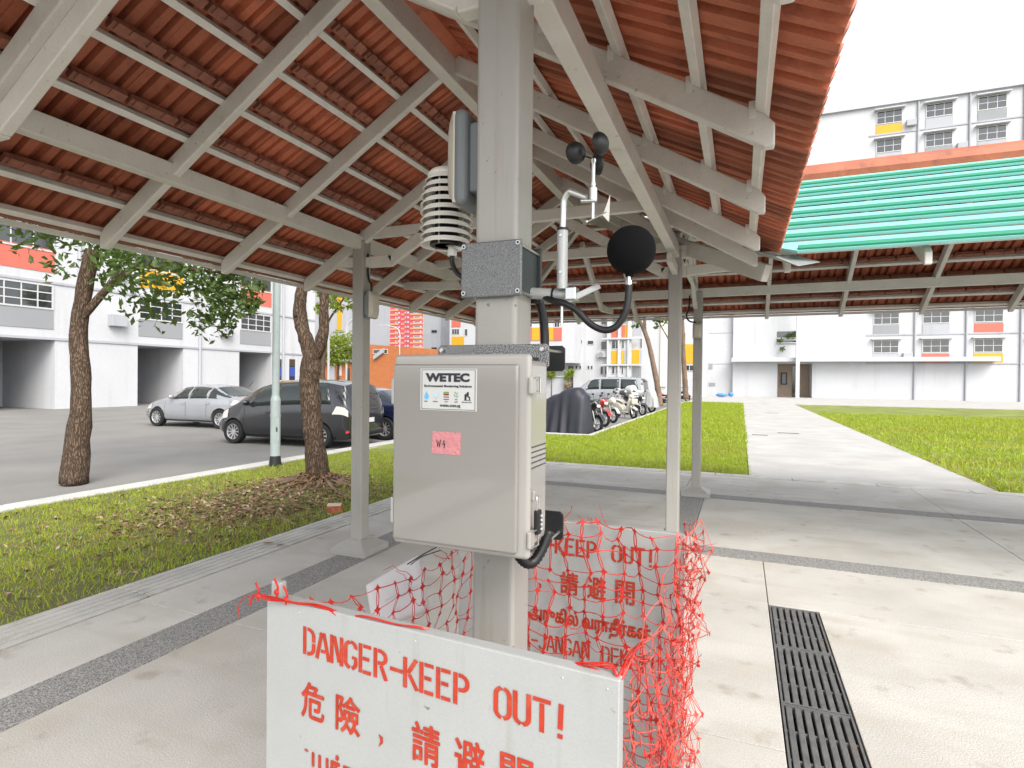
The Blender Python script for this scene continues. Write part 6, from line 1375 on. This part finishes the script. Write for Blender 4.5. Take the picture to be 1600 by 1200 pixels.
# big white building at the right
f = Face('y', 66.0); b = thing('white_building', (10, 74, 0), 'large plain white building with canopy ledge and brown doorway at the right', 'building')
s0, s1, _, _ = f.rect(1107, 500, 1146, 600); e1 = 60.0
d0, d1, dz0, dz1 = f.rect(1215, 568, 1244, 619)
mb = MB(); mb.box(s0, s1, 66.6, 80, 0, 30); mb.box(s1, d0, 66, 80, 0, 30); mb.box(d0, d1 + 1.5, 66, 80, dz1, 30); mb.box(d1 + 1.5, e1, 66, 80, 0, 30); mb.box(d0, d1 + 1.5, 69, 80, 0, dz1); mb.build('wall', M['white'], b)
MB().box(d0 + .01, d1 + 1.49, 68.9, 68.99, 0, dz1 - .01).build('lobby_wall', M['lobby'] if 'lobby' in M else M['litter_pale'], b)
q0, q1, qz0, qz1 = Face('y', 68.9).rect(1220, 582, 1230, 601); nb = MB().box(q0, q1, 68.82, 68.895, qz0, qz1).build('notice_board', M['black'], b); MB().box(q0 + .12, q1 - .12, 68.80, 68.815, qz0 + .12, qz1 - .12).build('notice_sheet', M['greywall'], nb)
q0, q1, qz0, qz1 = Face('y', 68.9).rect(1238, 572, 1246, 619); MB().box(q0, q1, 68.80, 68.895, 0, qz1).build('lobby_door', M['darkglass'], b)
c0, c1, cz0, cz1 = f.rect(1143, 560, 1250, 566); MB().box(c0, 22, 64.6, 65.99, cz0, cz1).build('canopy_ledge', M['white'], b, bevel=.03)
p0, p1, _, _ = Face('y', 64.0).rect(1245, 480, 1251, 628); MB().box(p0, p1, 64.0, 64.5, 0, 14).build('column', M['white'], b)
g_ = Face('y', 62.0); g0, g1, _, _ = f.rect(1097, 480, 1107, 618); MB().box(g0, g1, 65.2, 66.55, 0, 30).build('buttress', M['white'], b)
fr_ = Face('y', 66.6)
for r in ((1107.5, 568, 1113.5, 577), (1107.5, 598, 1117.5, 603.5)): wbox(fr_, b, 'vent_grille', 'greywall', *fr_.rect(*r), -.02, .04)
for v in (520, 568): s_0, s_1, z0, z1 = fr_.rect(1107, v, 1146, v + 1.2); wbox(fr_, b, 'wall_joint', 'offwhite', s_0, s_1, z0, z1, -.02, .03)
r = f.rect(1214, 518, 1246, 538); bal = wbox(f, b, 'balcony_opening', 'darkglass', *r, -.02, .02)
for q in (.05, .28, .42): zz = r[2] + (r[3] - r[2]) * q; f.box(MB(), r[0], r[1], zz, zz + .12, .03, .12).build('rail', M['white'], bal)
crown_mesh([(at(1238, 523, y=65.6), .5), (at(1231, 525, y=65.6), .35), (at(1222, 545, y=65.6), .35), (at(1219, 532, y=65.6), .3)], 130, .1, .2, 71).build('balcony_plants', M['leaf'], bal, raw=True)
for k in range(9):
    for j in range(9):
        x = 12.2 + k * 4.1; z = 4.6 + j * 2.85; window(f, b, x, x + 2.2, z, z + 1.3, 3, 1); wbox(f, b, 'spandrel_panel', ['offwhite', 'yellow', 'greywall', 'coral', 'offwhite'][(j * 2 + k * 3) % 5], x, x + 2.2, z - 1.0, z - .1, -.02, .05); wbox(f, b, 'sun_hood', 'white', x - .2, x + 2.4, z + 1.34, z + 1.44, -.02, .5)
        if (k * 7 + j * 3) % 4 == 0: wbox(f, b, 'air_conditioner', 'offwhite', x + 2.5, x + 3.3, z - .6, z + .0, .0, .4, .03)
for j in range(9): zz = 3.5 + j * 2.85; wbox(f, b, 'storey_band', 'offwhite', 11.6, 50, zz, zz + .14, -.02, .07)
for k in range(9): x = 15.7 + k * 4.1; MB().tube([(x, 65.9, 0), (x, 65.9, 30)], .09, 8).build('downpipe', M['offwhite'], b)
MB().box(6, 60, 65.7, 65.99, 29.2, 30.4).build('parapet', M['white'], b)
bg_ = at(1134, 613, y=62); o = MB().sphere((bg_.x - .4, 62, .22), .28, 10, 6, (2.0, .8, .7)).sphere((bg_.x + .5, 62, .30), .22, 10, 6, (1.2, .8, 1.1)).build('rubbish_bag', M['bag'] if 'bag' in M else M['car_blue'], smooth='all'); tag(o, 'blue bag lying on the forecourt by the white building', 'bag')
# second block beyond to the left so the car park is closed in
b = thing('distant_block', (-88, 76, -.12), 'long pale apartment block closing the car park at the far left', 'building')
f = Face('y', 70.0); MB().box(-110, -67, 70, 82, -.12, 28).build('wall', M['offwhite'], b)
for k in range(8):
    for j in range(8): x = -108 + k * 5.2; z = 4 + j * 2.9; window(f, b, x, x + 2.4, z, z + 1.3, 3, 0)
